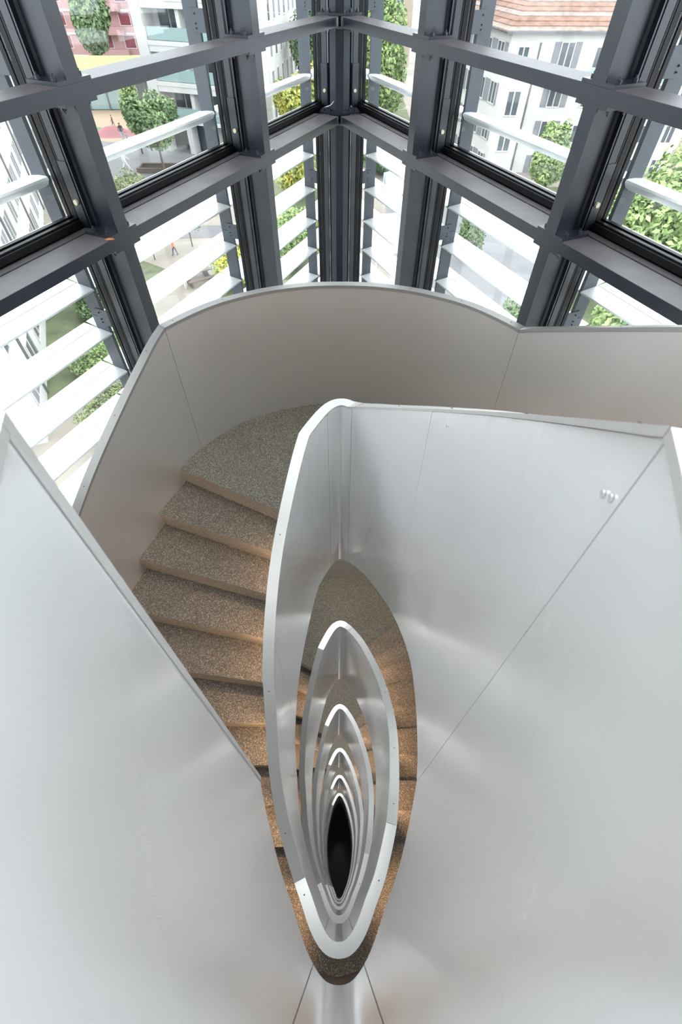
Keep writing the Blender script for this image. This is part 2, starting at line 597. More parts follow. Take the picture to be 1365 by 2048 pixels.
for k in range(NT):
    zf = F0 - H * k                      # far landing
    zn = F0 + H / 2 - H * k              # near landing above it (right flight comes down from it)
    zn2 = zf - H / 2
    for j in range(9):
        step('R', j, zn - RISE * (j + 1))
        if True:
            step('L', j, zf - RISE * (j + 1))
    # far landing slab
    ia, ib = ipt('R', RIN[9]), ipt('L', LIN[0])
    oa, ob = idx_outer('R', ROUT[9]), idx_outer('L', LOUT[0])
    mb = MB()
    mb.prism(zig(ia, ib) + zag(ob, oa), zf - 0.19, zf, 0)
    kk = ib - ia
    mb.mi[2 + kk] = 1
    p0, p1 = Vector(mb.v[kk]), Vector(mb.v[kk + 1])
    nrm = Vector((-(p1 - p0).y, (p1 - p0).x, 0)).normalized()
    if nrm.y < 0:
        nrm = -nrm
    for q in (kk, kk + 1):
        x, y, zz = mb.v[q]
        mb.v[q] = (x + nrm.x * 0.016, y + nrm.y * 0.016, zz)
    # right-hand edge meets the last step of the right flight
    child(mb.build('landing', [M_LAND, M_RISER_LIT]), stair)
    # near landing slab of terrazzo (below the camera tip)
    for zz_, kind in ((zn, 0),) + (((zn2, 1),) if k == NT - 1 else ()):
        ia, ib = ipt('R', RIN[0]), ipt('L', LIN[9])
        poly_i = [inner_xy(i) for i in range(ib, NE)] + [inner_xy(i) for i in range(0, ia + 1)]
        arc = [(1.30, ROUT[0]), (1.0, -0.10), (0.55, -0.26), (0.25, -0.395), (0.0, -0.452), (-0.25, -0.41), (-0.55, -0.30), (-1.0, -0.15), (-1.30, LOUT[9])]
        arc[0] = outer_xy(idx_outer('R', ROUT[0]))
        arc[-1] = outer_xy(idx_outer('L', LOUT[9]))
        pr = poly_i + arc
        mb = MB()
        # split into two halves for clean n-gons
        mid = ((ib + NE) // 2)
        half = len([i for i in range(ib, NE)])
        L_ = [inner_xy(i) for i in range(ib, NE)] + [inner_xy(0)] + arc[4:]
        R_ = [inner_xy(i) for i in range(0, ia + 1)] + arc[:5]
        mb.prism(L_, zz_ - 0.14, zz_, 0)
        m2 = MB()
        m2.prism(R_, zz_ - 0.14, zz_, 0)
        child(mb.build('landing', M_STEP), stair)
        child(m2.build('landing', M_STEP), stair)
        # corridor floor behind
        mb = MB()
        mb.prism([arc[0]] + arc[1:] + [(-1.45, -0.75), (-1.45, -3.2), (1.45, -3.2), (1.45, -0.75)], zz_ - 0.22, zz_ - 0.012, 0)
        tag(child(mb.build('corridor_floor', M_BROWN), stair), 'dark brown smooth floor behind the terrazzo landing')
    # soffits below flights
    for side, zs, IN, OU in (('R', zn, RIN, ROUT), ('L', zf, LIN, LOUT)):
        mb = MB()
        for j in range(9):
            i0, i1 = ipt(side, IN[j]), ipt(side, IN[j + 1])
            o0, o1 = idx_outer(side, OU[j]), idx_outer(side, OU[j + 1])
            a0, a1, b0, b1 = inner_xy(i0), inner_xy(i1), outer_xy(o0), outer_xy(o1)
            z0, z1 = zs - RISE * j - 0.24, zs - RISE * (j + 1) - 0.24
            mb.quadbox([(a0[0], a0[1], z0 - .05), (a1[0], a1[1], z1 - .05), (b1[0], b1[1], z1 - .05), (b0[0], b0[1], z0 - .05),
                        (a0[0], a0[1], z0), (a1[0], a1[1], z1), (b1[0], b1[1], z1), (b0[0], b0[1], z0)])
        child(mb.build('soffit', M_SOFF), stair)

# guard rail closing the top landing on the left
iG = idx_inner('L', 0.02)
pE = EYE[iG] + EN[iG] * 0.066
oE = OUT[idx_outer('L', 0.0)]
g = empty('landing_guard', (float(pE[0]), float(pE[1]), F0 + H / 2))
tag(g, 'short metal parapet closing the top landing between the free end and the outer wall', 'balustrade')
dv = Vector((oE[0] - pE[0], oE[1] - pE[1]))
Lg = dv.length - 0.01
dv.normalize()
nv = Vector((-dv.y, dv.x))


def TG(a, b, z):
    return (pE[0] + dv.x * a + nv.x * b, pE[1] + dv.y * a + nv.y * b, z)


mb = MB()
mb.box(0.012, Lg, -0.022, 0.022, F0 + H / 2 - 0.3, ZT + H / 2 - 0.028, TG)
child(mb.build('parapet_panel', M_OUT), g)
mb = MB()
mb.box(0.012, Lg, -0.03, 0.03, ZT + H / 2 - 0.026, ZT + H / 2, TG)
child(mb.build('handrail_cap', M_CAP), g)

# ------------------------------------------------------------------ step lights (recessed in the outer face of the inner parapet)
lamp_n = 0
WARM = (1.0, 0.68, 0.40)
for k in range(NT):
    for side, ks, zs, IN in (('L', (1, 3, 5, 7, 9), F0 - H * k, LIN), ('R', (-1, 1, 3, 5, 7), F0 + H / 2 - H * k, RIN)):
        for j in ks:
            i = ipt(side, 0.02 if j in (-1, 9) else (IN[j] + IN[j + 1]) / 2)
            if j in (-1, 9) and side == 'L':
                i = min(range(NE - 40, NE), key=lambda q: abs(EYE[q][1] + 0.06))
            n_ = EN[i]
            q = EYE[i] + n_ * 0.046
            z = zs - RISE * (j + 1) + 0.34
            root = empty('step_light', (float(q[0]), float(q[1]), z))
            w_ = dict(zip(ks, ('second', 'fourth', 'sixth', 'eighth', 'last') if side == 'L' else ('first', 'second', 'fourth', 'sixth', 'eighth')))[j]
            tag(root, 'warm recessed light over the %s step of the %s flight, %s turn down' % (
                w_, 'left' if side == 'L' else 'right', ('first', 'second', 'third', 'fourth', 'fifth', 'sixth')[k]), 'light', 'recessed step lights')
            mb = MB()
            mb.cyl((0, 0, 0), (n_[0], n_[1], 0), 0.022, 0.008, 14)
            r_ = mb.build('bezel', M_CAP)
            r_.parent = root
            mb = MB()
            mb.cyl((n_[0] * 0.0075, n_[1] * 0.0075, 0), (n_[0], n_[1], 0), 0.016, 0.003, 12)
            r_ = mb.build('lens', M_LAMP)
            r_.parent = root
            ld = bpy.data.lights.new('step_lamp', 'SPOT')
            ld.energy = 6.5
            ld.color = WARM
            ld.spot_size = radians(115)
            ld.spot_blend = 0.7
            ld.shadow_soft_size = 0.02
            lo = bpy.data.objects.new('step_lamp', ld)
            COL.objects.link(lo)
            lo.parent = root
            lo.location = (n_[0] * 0.03, n_[1] * 0.03, 0)
            dv_ = Vector((n_[0] * 0.75, n_[1] * 0.75, -0.75))
            lo.rotation_euler = dv_.to_track_quat('-Z', 'Y').to_euler()

# flat fill lights added under the far landings to brighten the floors below
for k in range(5):
    zz_ = F0 - H * k - 0.192
    root = tag(empty('added_fill_light', (0, 3.12, zz_)), 'added neutral fill light under the %s far landing from the top' % ('first', 'second', 'third', 'fourth', 'fifth')[k], 'light', 'landing lights')
    mb = MB()
    mb.cyl((0, 0, -0.03), (0, 0, 1), 0.14, 0.03, 28)
    mb.build('housing', M_CAP, root)
    mb = MB()
    mb.cyl((0, 0, -0.034), (0, 0, 1), 0.12, 0.005, 28)
    mb.build('diffuser', M_DIFF, root)
    ld = bpy.data.lights.new('added_fill_lamp', 'AREA')
    ld.shape = 'DISK'
    ld.size = 0.22
    ld.energy = 10.0
    ld.spread = radians(100)
    ld.color = (1.0, 0.98, 0.93)
    lo = bpy.data.objects.new('added_fill_lamp', ld)
    COL.objects.link(lo)
    lo.parent = root
    lo.location = (0, 0, -0.04)

# ------------------------------------------------------------------ glazed corner facade
A = radians(24.2)
CX, CY = -0.035, 6.0
ZTOP, ZBOT = 3.2, -19.6
GROUND = -16.0


def fac(sg):
    """sg=-1 left facade, +1 right; T(s, d, z): s along from the corner, d outwards"""
    def T(s, d, z):
        return (CX + sg * sin(A) * s + sg * cos(A) * d, CY - cos(A) * s + sin(A) * d, z)
    return T


COLS = [1.42, 3.165, 4.91, 6.655]
TR1, TR2 = -0.485, -1.168         # top faces of the two beams per storey
BH = 0.065
levels1 = [TR1 + H * k for k in (1, 0, -1, -2, -3, -4)]
levels2 = [TR2 + H * k for k in (1, 0, -1, -2, -3, -4)]
side_word = {-1: 'left', 1: 'right'}
ordc = ['nearest the corner post', 'second from the corner post', 'third from the corner post', 'fourth from the corner post']
I_W, I_D, I_T = 0.046, 0.212, 0.010
fil = 0.012
Iprof = [(-I_W, 0), (I_W, 0), (I_W, I_T), (0.006 + fil, I_T), (0.006, I_T + fil), (0.006, I_D - I_T - fil), (0.006 + fil, I_D - I_T), (I_W, I_D - I_T), (I_W, I_D), (-I_W, I_D),
         (-I_W, I_D - I_T), (-0.006 - fil, I_D - I_T), (-0.006, I_D - I_T - fil), (-0.006, I_T + fil), (-0.006 - fil, I_T), (-I_W, I_T)]

bolt = MB()
bolt.cyl((0, 0, 0), (0, 0, 1), 0.010, 0.012, 6)
bolt.cyl((0, 0, 0.012), (0, 0, 1), 0.005, 0.008, 8)
bolt_me = bolt.build('bolt', M_BOLT)
bolt_mesh = bolt_me.data
bpy.data.objects.remove(bolt_me)
dup_cache = {}


def put_bolt(p, root, down=False, scale=1.35, mesh=None, rot=None, name='bolt'):
    o = link(name, mesh or bolt_mesh)
    o.location = p
    if down:
        o.rotation_euler = (pi, 0, 0)
    if rot:
        o.rotation_euler = rot
    o.scale = (scale,) * 3
    return child(o, root)


beam_levels = sorted(set([z for z in levels1 + levels2]), reverse=True)
for sg in (-1, 1):
    T = fac(sg)
    W = side_word[sg]
    for ci, sc in enumerate(COLS):
        base = T(sc, 0.1, GROUND)
        c = tag(empty('steel_column', base), 'dark grey steel I-section mullion of the %s glass wall, %s' % (W, ordc[ci]), 'column', 'steel mullions of the glass walls')
        zs = [ZTOP] + [z for z in beam_levels if z < ZTOP] + [ZBOT + 0.2]
        for n_, (z1, z0) in enumerate(zip(zs[:-1], zs[1:])):
            zt = z1 - (BH if n_ else 0)
            zb = z0
            mb = MB()
            mb.extrude([(sc + a, b) for a, b in Iprof], zb + 0.016, zt - 0.014, lambda q, a, b: T(a, b, q))
            child(mb.build('shaft', M_STEEL), c)
            vis = -4 < z0 < 2.5
            for zz_, up_ in ((zb, True), (zt, False)):
                if zz_ > 3 or not (-4.5 < zz_ < 2.9):
                    continue
                mb = MB()
                mb.box(sc - 0.112, sc + 0.112, -0.001, I_D - 0.01, zz_ if up_ else zz_ - 0.016, zz_ + 0.016 if up_ else zz_, T)
                child(mb.build('end_plate', M_STEEL), c)
                for a in (-0.085, 0.085):
                    for b in (0.045, 0.15):
                        x, y, _ = T(sc + a, b, 0)
                        put_bolt((x, y, zz_ + (0.0155 if up_ else -0.0155)), c, down=not up_)
    # beams
    for zi, z in enumerate(beam_levels):
        two = z in levels2
        s_end = 6.9
        b = empty('steel_beam', T(3.0, 0.1, z - BH))
        # numbering by place relative to camera height
        d0 = 'upper' if (z in levels1) else 'lower'
        st = {0: 'above the picture'}.get(0)
        lvl = (levels2 if two else levels1).index(z)
        tag(b, 'dark grey flat steel beam along the %s glass wall, %s beam of its pair, %s' % (W, d0, ('one storey above the top landing', 'at the height of the top landing', 'one storey below the top landing',
            'two storeys below the top landing', 'three storeys below the top landing', 'four storeys below the top landing')[lvl]), 'beam', 'horizontal steel beams of the glass walls')
        mb = MB()
        mb.box(0.03, s_end, 0.0, 0.205, z - BH, z - 0.001, T)
        child(mb.build('web', M_STEEL), b)
        mb = MB()
        mb.box(0.03, s_end, 0.002, 0.205, z - 0.001, z, T)
        child(mb.build('top_face', M_STEELTOP), b)
        if two:
            mb = MB()
            mb.box(0.0, s_end, 0.228, 0.285, z - 0.03, z - 0.004, T)
            child(mb.build('sill_strip', M_STEELTOP), b)

# window units -------------------------------------------------
wn = 0
bays = [(-0.18, 1.42), (1.42, 3.165), (3.165, 4.91), (4.91, 6.655)]
zrow = [(levels2[i + 1], levels2[i]) for i in range(len(levels2) - 1)]
zrow = [(levels2[0], ZTOP)] + zrow + [(ZBOT, levels2[-1])]
FR = 0.028
for sg in (-1, 1):
    T = fac(sg)
    for bi, (s0, s1) in enumerate(bays):
        for (z0, z1) in zrow:
            wn += 1
            w = tag(empty('window_%d' % wn, T((s0 + s1) / 2, 0.33, z0)), kind='structure')
            a0, a1 = (s0 if bi else -0.285), s1
            fr = MB()
            rails = [(a0, a0 + FR, z0, z1), (a1 - FR, a1, z0, z1), (a0 + FR, a1 - FR, z0, z0 + 0.045), (a0 + FR, a1 - FR, z1 - 0.03, z1)]
            for q, (p0, p1, h0, h1) in enumerate(rails):
                mb = MB()
                # ribbed gasket: three lips
                if q < 2:
                    mb.box(p0, p1, 0.318, 0.345, h0, h1, T)
                    mb.box(p0 + 0.006, p1 - 0.006, 0.345, 0.375, h0, h1, T)
                    mb.box(p0, p1, 0.375, 0.405, h0, h1, T)
                    mb.box(p0, p1, 0.30, 0.312, h0, h1, T)
                else:
                    mb.box(p0, p1, 0.318, 0.345, h0, h1, T)
                    mb.box(p0, p1, 0.345, 0.375, h0, h1 - 0.012, T)
                    mb.box(p0, p1, 0.375, 0.405, h0, h1, T)
                    mb.box(p0, p1, 0.296, 0.308, h0, h1 - 0.008, T)
                mb.box(p0 + 0.005, p1 - 0.005, 0.30, 0.40, h0, h1 - (0.02 if q >= 2 else 0), T)
                child(mb.build('frame_rail', M_GASK), w)
            mb = MB()
            mb.box(a0 + FR - 0.004, a1 - FR + 0.004, 0.358, 0.366, z0 + 0.035, z1 - 0.02, T)
            child(mb.build('pane', M_GLASS), w)

# light grey mullion strips, cover plates ----------------------
wb = MB()
wb.cyl((0, 0, 0), (0, 0, 1), 0.011, 0.012, 10)
wbo = wb.build('bolt', M_WBOLT)
wb_mesh = wbo.data
bpy.data.objects.remove(wbo)
for sg in (-1, 1):
    T = fac(sg)
    W = side_word[sg]
    for ci, sc in enumerate([-0.25] + COLS):
        lab = 'slim grey mullion %s' % ('behind the corner post on its %s side' % W if ci == 0 else 'behind the %s wall column %s' % (W, ordc[ci - 1]))
        m_ = tag(empty('window_mullion', T(sc, 0.27, GROUND)), lab, 'mullion', 'window mullions')
        mb = MB()
        mb.box(sc - 0.028, sc + 0.028, 0.244, 0.296, ZBOT, ZTOP, T)
        child(mb.build('strip', M_STEEL), m_)
        for z in levels2[:3]:
            mb = MB()
            mb.box(sc - 0.036, sc + 0.036, 0.236, 0.302, z + 0.02, z + 0.34, T)
            child(mb.build('cover_plate', M_STEEL), m_)
            for e in (-1, 1):
                p = T(sc + e * 0.0355, 0.262, z + 0.14)
                nv_ = Vector(T(1, 0, 0)) - Vector(T(0, 0, 0))
                q = (nv_ * e).to_track_quat('Z', 'Y').to_euler()
                put_bolt(p, m_, mesh=wb_mesh, rot=q)

# corner post ---------------------------------------------------
cp = tag(empty('corner_post', (CX, CY + 0.2, GROUND)), 'dark steel corner post where the left and right glass walls meet', 'column')
zs = [ZTOP] + [z for z in beam_levels if z < ZTOP] + [ZBOT + 0.2]
for n_, (z1, z0) in enumerate(zip(zs[:-1], zs[1:])):
    zt = z1 - (BH if n_ else 0)
    mb = MB()
    mb.box(CX - 0.037, CX + 0.037, CY + 0.02, CY + 0.10, z0 + 0.016, zt - 0.014)
    child(mb.build('shaft', M_STEEL), cp)
    mb = MB()
    for sg in (-1, 1):
        # slanted side plates stepping back to the glass
        x0, y0 = CX + sg * 0.036, CY + 0.15
        x1, y1 = CX + sg * 0.096, CY + 0.17
        mb.quadbox([(x0, y0, z0), (x1, y1, z0), (x1, y1 + 0.012, z0), (x0, y0 + 0.012, z0), (x0, y0, zt), (x1, y1, zt), (x1, y1 + 0.012, zt), (x0, y0 + 0.012, zt)])
    mb.box(CX - 0.01, CX + 0.01, CY + 0.10, CY + 0.16, z0, zt)
    child(mb.build('side_plate', M_FIN), cp)
    if -4.5 < z0 < 2.9:
        for zz_, up_ in ((z0, True), (zt, False)):
            if zz_ > 3:
                continue
            za, zb = (zz_, zz_ + 0.016) if up_ else (zz_ - 0.016, zz_)
            mb = MB()
            poly = [(CX, CY + 0.005), (CX + 0.235, CY + 0.05), (CX + 0.20, CY + 0.22), (CX - 0.20, CY + 0.22), (CX - 0.235, CY + 0.05)]
            poly = [(CX, CY + 0.0), (CX + 0.20, CY + 0.09), (CX + 0.18, CY + 0.26), (CX - 0.18, CY + 0.26), (CX - 0.20, CY + 0.09)]
            mb.prism(poly, za, zb)
            child(mb.build('end_plate', M_STEEL), cp)
            for e in (-1, 1):
                for (a, b) in ((0.035, 0.045), (0.095, 0.075 + 0.02), (0.155, 0.11)):
                    put_bolt((CX + e * a * 1.02, CY + b, zz_ + (0.0155 if up_ else -0.0155)), cp, down=not up_)
# closing the corner behind the post
mb = MB()
mb.box(CX - 0.112, CX + 0.112, CY + 0.318, CY + 0.33, ZBOT, ZTOP)
child(mb.build('back_plate', M_GASK), cp)

# outside fins, brackets and sun slats ---------------------------
wide_prof = [(0.455, -0.010), (0.458, 0.0), (0.475, 0.004), (0.605, 0.015), (0.608, 0.009), (0.613, 0.016), (0.715, 0.024), (0.728, 0.017),
             (0.62, -0.004), (0.55, -0.022), (0.49, -0.026)]
slat_prof = [(0.455, -0.012), (0.458, 0.0), (0.475, 0.004), (0.53, 0.002), (0.60, -0.008), (0.64, -0.020), (0.64, -0.026),
             (0.60, -0.040), (0.55, -0.055), (0.51, -0.058), (0.475, -0.042)]
slat_z = [-0.93] + [-0.93 - 0.335 * k for k in range(1, 14)]
top_z = [-0.93 + H, 1.13 + 0.335, 1.13]
fpos = [-0.31, 1.42, 3.165, 4.91, 6.655]
for sg in (-1, 1):
    T = fac(sg)
    W = side_word[sg]
    slat_meshes = {}
    for fi, sc in enumerate(fpos):
        f = tag(empty('louvre_post', T(sc, 0.55, GROUND)), 'grey outside fin of the %s slats, %s' % (W, (['beside the corner post'] + ['outside the column ' + w for w in ordc])[fi]), 'post', 'louvre fins outside the glass')
        zsplit = [ZTOP, 1.24, -1.815, -4.87, GROUND]
        for z1, z0 in zip(zsplit[:-1], zsplit[1:]):
            mb = MB()
            mb.box(sc - 0.013, sc + 0.013, 0.47, 0.59, z0 + 0.002, z1 - 0.002, T)
            child(mb.build('fin', M_FIN), f)
        for zc in (-0.42 + H, -1.81 + H, -0.42, -1.81, -0.42 - H, -1.81 - H):
            mb = MB()
            mb.box(sc + 0.013, sc + 0.023, 0.405, 0.52, zc - 0.062, zc + 0.062, T)
            child(mb.build('bracket', M_FIN), f)
            for dz in (-0.04, -0.015, 0.035):
                nv_ = Vector(T(1, 0, 0)) - Vector(T(0, 0, 0))
                put_bolt(T(sc + 0.0225, 0.49, zc + dz), f, rot=nv_.to_track_quat('Z', 'Y').to_euler(), scale=0.55)
    for bi in range(5):
        if bi == 0:
            sa, sb = -0.95, fpos[0] - 0.014
        else:
            sa, sb = fpos[bi - 1] + 0.014, fpos[bi] - 0.014
        bayw = ['in the short bay at the corner', 'in the bay beside the corner post', 'in the second bay from the corner', 'in the third bay from the corner', 'in the bay farthest from the corner'][bi]
        L_ = tag(empty('sun_louvre', T((sa + sb) / 2, 0.58, slat_z[-1])), 'white horizontal sun slats outside the %s glass wall %s' % (W, bayw), 'sun shade', 'rows of white sun slats')
        mb = MB()
        cen = (sa + sb) / 2
        org = Vector(T(cen, 0, 0))

        def TT(a, p, q):
            v_ = Vector(T(a, p, q)) - org
            return tuple(v_)
        pair = []
        for prof in (slat_prof, wide_prof):
            mb = MB()
            n = len(mb.v)
            k = len(prof)
            for pz in prof:                       # mitred at the corner line in the short bay
                mb.v.append(TT((-pz[0] / math.tan(A) + 0.02) if bi == 0 else sa, *pz))
            for pz in prof:
                mb.v.append(TT(sb, *pz))
            for i in range(k):
                j = (i + 1) % k
                mb.f.append((n + i, n + j, n + k + j, n + k + i))
                mb.mi.append(0)
            mb.f.append(tuple(n + k - 1 - i for i in range(k)))
            mb.f.append(tuple(n + k + i for i in range(k)))
            mb.mi += [0, 0]
            pair.append(mb.build('slat', M_SLAT, smooth=35))
        first_used = [False, False]
        for q, z in enumerate(top_z + slat_z):
            wd = 1 if (z < -1.2 or 1.0 < z < 1.9) else 0
            o = link('slat', pair[wd].data) if first_used[wd] else pair[wd]
            first_used[wd] = True
            o.location = (org.x, org.y, z)
            child(o, L_)

# ------------------------------------------------------------------ building shell behind and around
wall = []
P0L, P0R = Vector(fac(-1)(6.7, 0.35, 0)), Vector(fac(1)(6.7, 0.35, 0))


def shell(name, x0, x1, y0, y1, z0, z1, m=M_WHITE):
    mb = MB()
    mb.box(x0, x1, y0, y1, z0, z1)
    return tag(mb.build(name, m), kind='structure')


shell('wall_left', P0L.x - 0.15, P0L.x + 0.05, -3.4, P0L.y, ZBOT, ZTOP)
shell('wall_right', P0R.x - 0.05, P0R.x + 0.15, -3.4, P0R.y, ZBOT, ZTOP)
shell('wall_back', P0L.x - 0.15, P0R.x + 0.15, -3.6, -3.4, ZBOT, ZTOP)
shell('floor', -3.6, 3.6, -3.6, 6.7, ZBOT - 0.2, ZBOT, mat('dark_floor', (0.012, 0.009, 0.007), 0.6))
# basement walls under the glass
for sg, nm in ((-1, 'trim_1'), (1, 'trim_2')):
    T = fac(sg)
    mb = MB()
    mb.box(-0.9, 6.75, 0.42, 0.62, ZBOT, GROUND - 0.01, T)
    tag(mb.build(nm, M_BROWN), kind='structure')
# roof: glazed skylight over the stair, slab over the corridor
shell('ceiling', P0L.x - 0.15, P0R.x + 0.15, -3.6, -0.6, ZTOP, ZTOP + 0.25)
sk = tag(empty('window_99', (0, 2.5, ZTOP)), kind='structure')
mb = MB()
tip = Vector(fac(1)(-0.8, 0.35, 0))
mb.prism([(P0L.x, -0.6), (P0R.x, -0.6), (P0R.x, P0R.y), (CX, tip.y), (P0L.x, P0L.y)], ZTOP + 0.05, ZTOP + 0.06)
child(mb.build('pane', M_GLASS), sk)
for y in (0.6, 1.8, 3.0, 4.2, 5.4):
    hw = max(0.2, min(2.9, (tip.y - y) * math.tan(A)))
    mb = MB()
    mb.box(CX - hw, CX + hw, y - 0.03, y + 0.03, ZTOP - 0.05, ZTOP + 0.05)
    child(mb.build('frame_rail', M_STEEL), sk)
# ------------------------------------------------------------------ outdoors
M_GROUND = mat('pale_gravel_ground', (0.27, 0.24, 0.205), 0.95, noise=0.18, nscale=0.35, detail=6)
M_ASPH = mat('grey_asphalt', (0.165, 0.165, 0.17), 0.9, noise=0.12, nscale=0.6)
M_PLAY = mat('tan_rubber_surface', (0.30, 0.225, 0.155), 0.9, noise=0.06, nscale=0.5)
M_PINKG = mat('pink_rubber', (0.26, 0.10, 0.11), 0.9)
M_GREENG = mat('green_rubber', (0.12, 0.19, 0.13), 0.9)
M_GRASS = mat('grass', (0.11, 0.13, 0.065), 0.95, noise=0.35, nscale=1.2)
M_SEDUM = mat('sedum_roof', (0.26, 0.22, 0.09), 0.95, noise=0.35, nscale=0.5, dark=(0.17, 0.20, 0.09))
M_BW = mat('white_render', (0.54, 0.535, 0.525), 0.85, noise=0.05, nscale=0.4)
M_CREAM = mat('cream_render', (0.36, 0.31, 0.24), 0.85, noise=0.04, nscale=0.4)
M_PINK = mat('pink_render', (0.37, 0.215, 0.21), 0.85, noise=0.06, nscale=0.4)
M_WIN = mat('dark_window_glass', (0.085, 0.10, 0.115), 0.15, spec=0.8)
M_SHUT = mat('pale_shutter', (0.20, 0.20, 0.225), 0.7)
M_RED = mat('red_blind', (0.16, 0.03, 0.045), 0.7)
M_BLUE = mat('blue_awning', (0.10, 0.12, 0.50), 0.7)
M_TEAL = mat('teal_glass_panel', (0.25, 0.35, 0.345), 0.2, spec=0.6)
M_TILE = mat('clay_roof_tile', (0.22, 0.13, 0.095), 0.9, noise=0.35, nscale=1.5)
M_TILE2 = mat('weathered_roof_tile', (0.24, 0.19, 0.165), 0.9, noise=0.3, nscale=2)
M_PIPE = mat('grey_downpipe', (0.12, 0.12, 0.13), 0.6)
M_BARK = mat('bark', (0.13, 0.10, 0.08), 0.95, noise=0.3, nscale=6)
M_CONC = mat('concrete', (0.22, 0.215, 0.205), 0.9, noise=0.12, nscale=1)
M_WOOD = mat('bench_wood', (0.12, 0.095, 0.075), 0.8, noise=0.2, nscale=4)


def leafmat(name, c, d):
    return mat(name, c, 0.7, noise=0.5, nscale=0.9, dark=d, detail=6)


L_GREEN = leafmat('leaf_green', (0.17, 0.24, 0.11), (0.075, 0.13, 0.065))
L_BRIGHT = leafmat('leaf_bright', (0.27, 0.35, 0.14), (0.13, 0.20, 0.08))
L_YELLOW = leafmat('leaf_yellow', (0.50, 0.45, 0.10), (0.20, 0.29, 0.09))
L_PALE = leafmat('leaf_pale', (0.22, 0.25, 0.11), (0.12, 0.16, 0.08))
L_DARK = leafmat('leaf_dark', (0.09, 0.14, 0.06), (0.04, 0.08, 0.04))
for m_ in (L_GREEN, L_BRIGHT, L_YELLOW, L_PALE, L_DARK):
    b_ = m_.node_tree.nodes['Principled BSDF']
    b_.inputs['Specular IOR Level'].default_value = 0.2

# ground, with the basement of the stair tower left open
gm = MB()
bx = [(-3.55, -3.7), (3.55, -3.7), (3.55, P0R.y + 0.1), (CX, 7.9), (-3.55, P0L.y + 0.1)]
far_ = [(-140, -30), (140, -30), (140, 60), (0, 190), (-140, 60)]
for i in range(5):
    j = (i + 1) % 5
    n = len(gm.v)
    gm.v += [(*bx[i], GROUND), (*bx[j], GROUND), (*far_[j], GROUND), (*far_[i], GROUND)]
    gm.f.append((n, n + 1, n + 2, n + 3))
    gm.mi.append(0)
tag(gm.build('ground', M_GROUND), kind='structure')


def patch(name, poly, m, dz):
    mb = MB()
    mb.prism(poly, GROUND - 0.05, GROUND + dz)
    return tag(mb.build(name, m), kind='structure')


patch('path', [(-36, 60), (-12, 52), (-5, 60), (-4, 66), (-14, 66.5), (-34, 72)], M_ASPH, 0.02)
patch('path', [(-18, 41), (-5, 42.5), (-5, 44.5), (-18, 44)], M_ASPH, 0.02)
patch('path', [(4, 20), (12, 20), (24, 46), (10, 52), (4, 52)], M_ASPH, 0.02)
patch('ground', [(-40, 72.5), (-21, 67), (-22, 84), (-40, 84)], M_PLAY, 0.03)
patch('lawn', [(-24, 20), (-13.6, 20), (-13.2, 36), (-22, 42)], M_GRASS, 0.02)
patch('lawn', [(-9, 30), (-1, 30), (-1.5, 70), (-8, 70), (-9, 45)], M_GRASS, 0.025)
patch('lawn', [(1.5, 60), (9, 60), (9, 95), (1.5, 95)], M_GRASS, 0.02)
patch('lawn', [(13, 22), (34, 22), (34, 55), (17, 54)], M_GRASS, 0.03)


class Face:
    """vertical facade through p0 in plan direction t; n points away from the building"""
    def __init__(s, p0, dirv, out):
        d_ = Vector(dirv).normalized()
        s.p, s.d = Vector(p0), d_
        n = Vector((-d_.y, d_.x))
        s.n = n if n.dot(Vector(out)) > 0 else -n

    def T(s, a, o, z):
        q = s.p + s.d * a + s.n * o
        return (q.x, q.y, z)

    def box(s, a0, a1, o0, o1, z0, z1):
        mb = MB()
        mb.box(a0, a1, o0, o1, z0, z1, s.T)
        return mb


def window(F, a, z, w, h, root, frame=M_BW, glass=M_WIN, split=True, shutters=None, recess=False):
    """frame part > pane sub-part"""
    mb = MB()
    t = 0.09
    for (p0, p1, q0, q1) in ((a - w / 2 - t, a - w / 2, z - t, z + h + t), (a + w / 2, a + w / 2 + t, z - t, z + h + t), (a - w / 2, a + w / 2, z - t, z), (a - w / 2, a + w / 2, z + h, z + h + t)):
        mb.box(p0, p1, -0.02, 0.07, q0, q1, F.T)
    if split:
        mb.box(a - 0.05, a + 0.05, 0.0, 0.06, z, z + h, F.T)
    wf = child(mb.build('window', frame), root)
    p = F.box(a - w / 2, a + w / 2, -0.02, 0.025, z, z + h).build('pane', glass)
    p.parent = wf
    p.matrix_parent_inverse = Matrix.Translation(root.location).inverted()
    if True:
        p.matrix_parent_inverse = (wf.matrix_parent_inverse).inverted() @ Matrix.Translation(root.location).inverted()
    if shutters:
        for e in (-1, 1):
            c0 = a + e * (w / 2 + 0.12 + w * 0.25)
            child(F.box(c0 - w * 0.24, c0 + w * 0.24, 0.0, 0.06, z - 0.05, z + h + 0.05).build('shutter', shutters), root)
    return wf


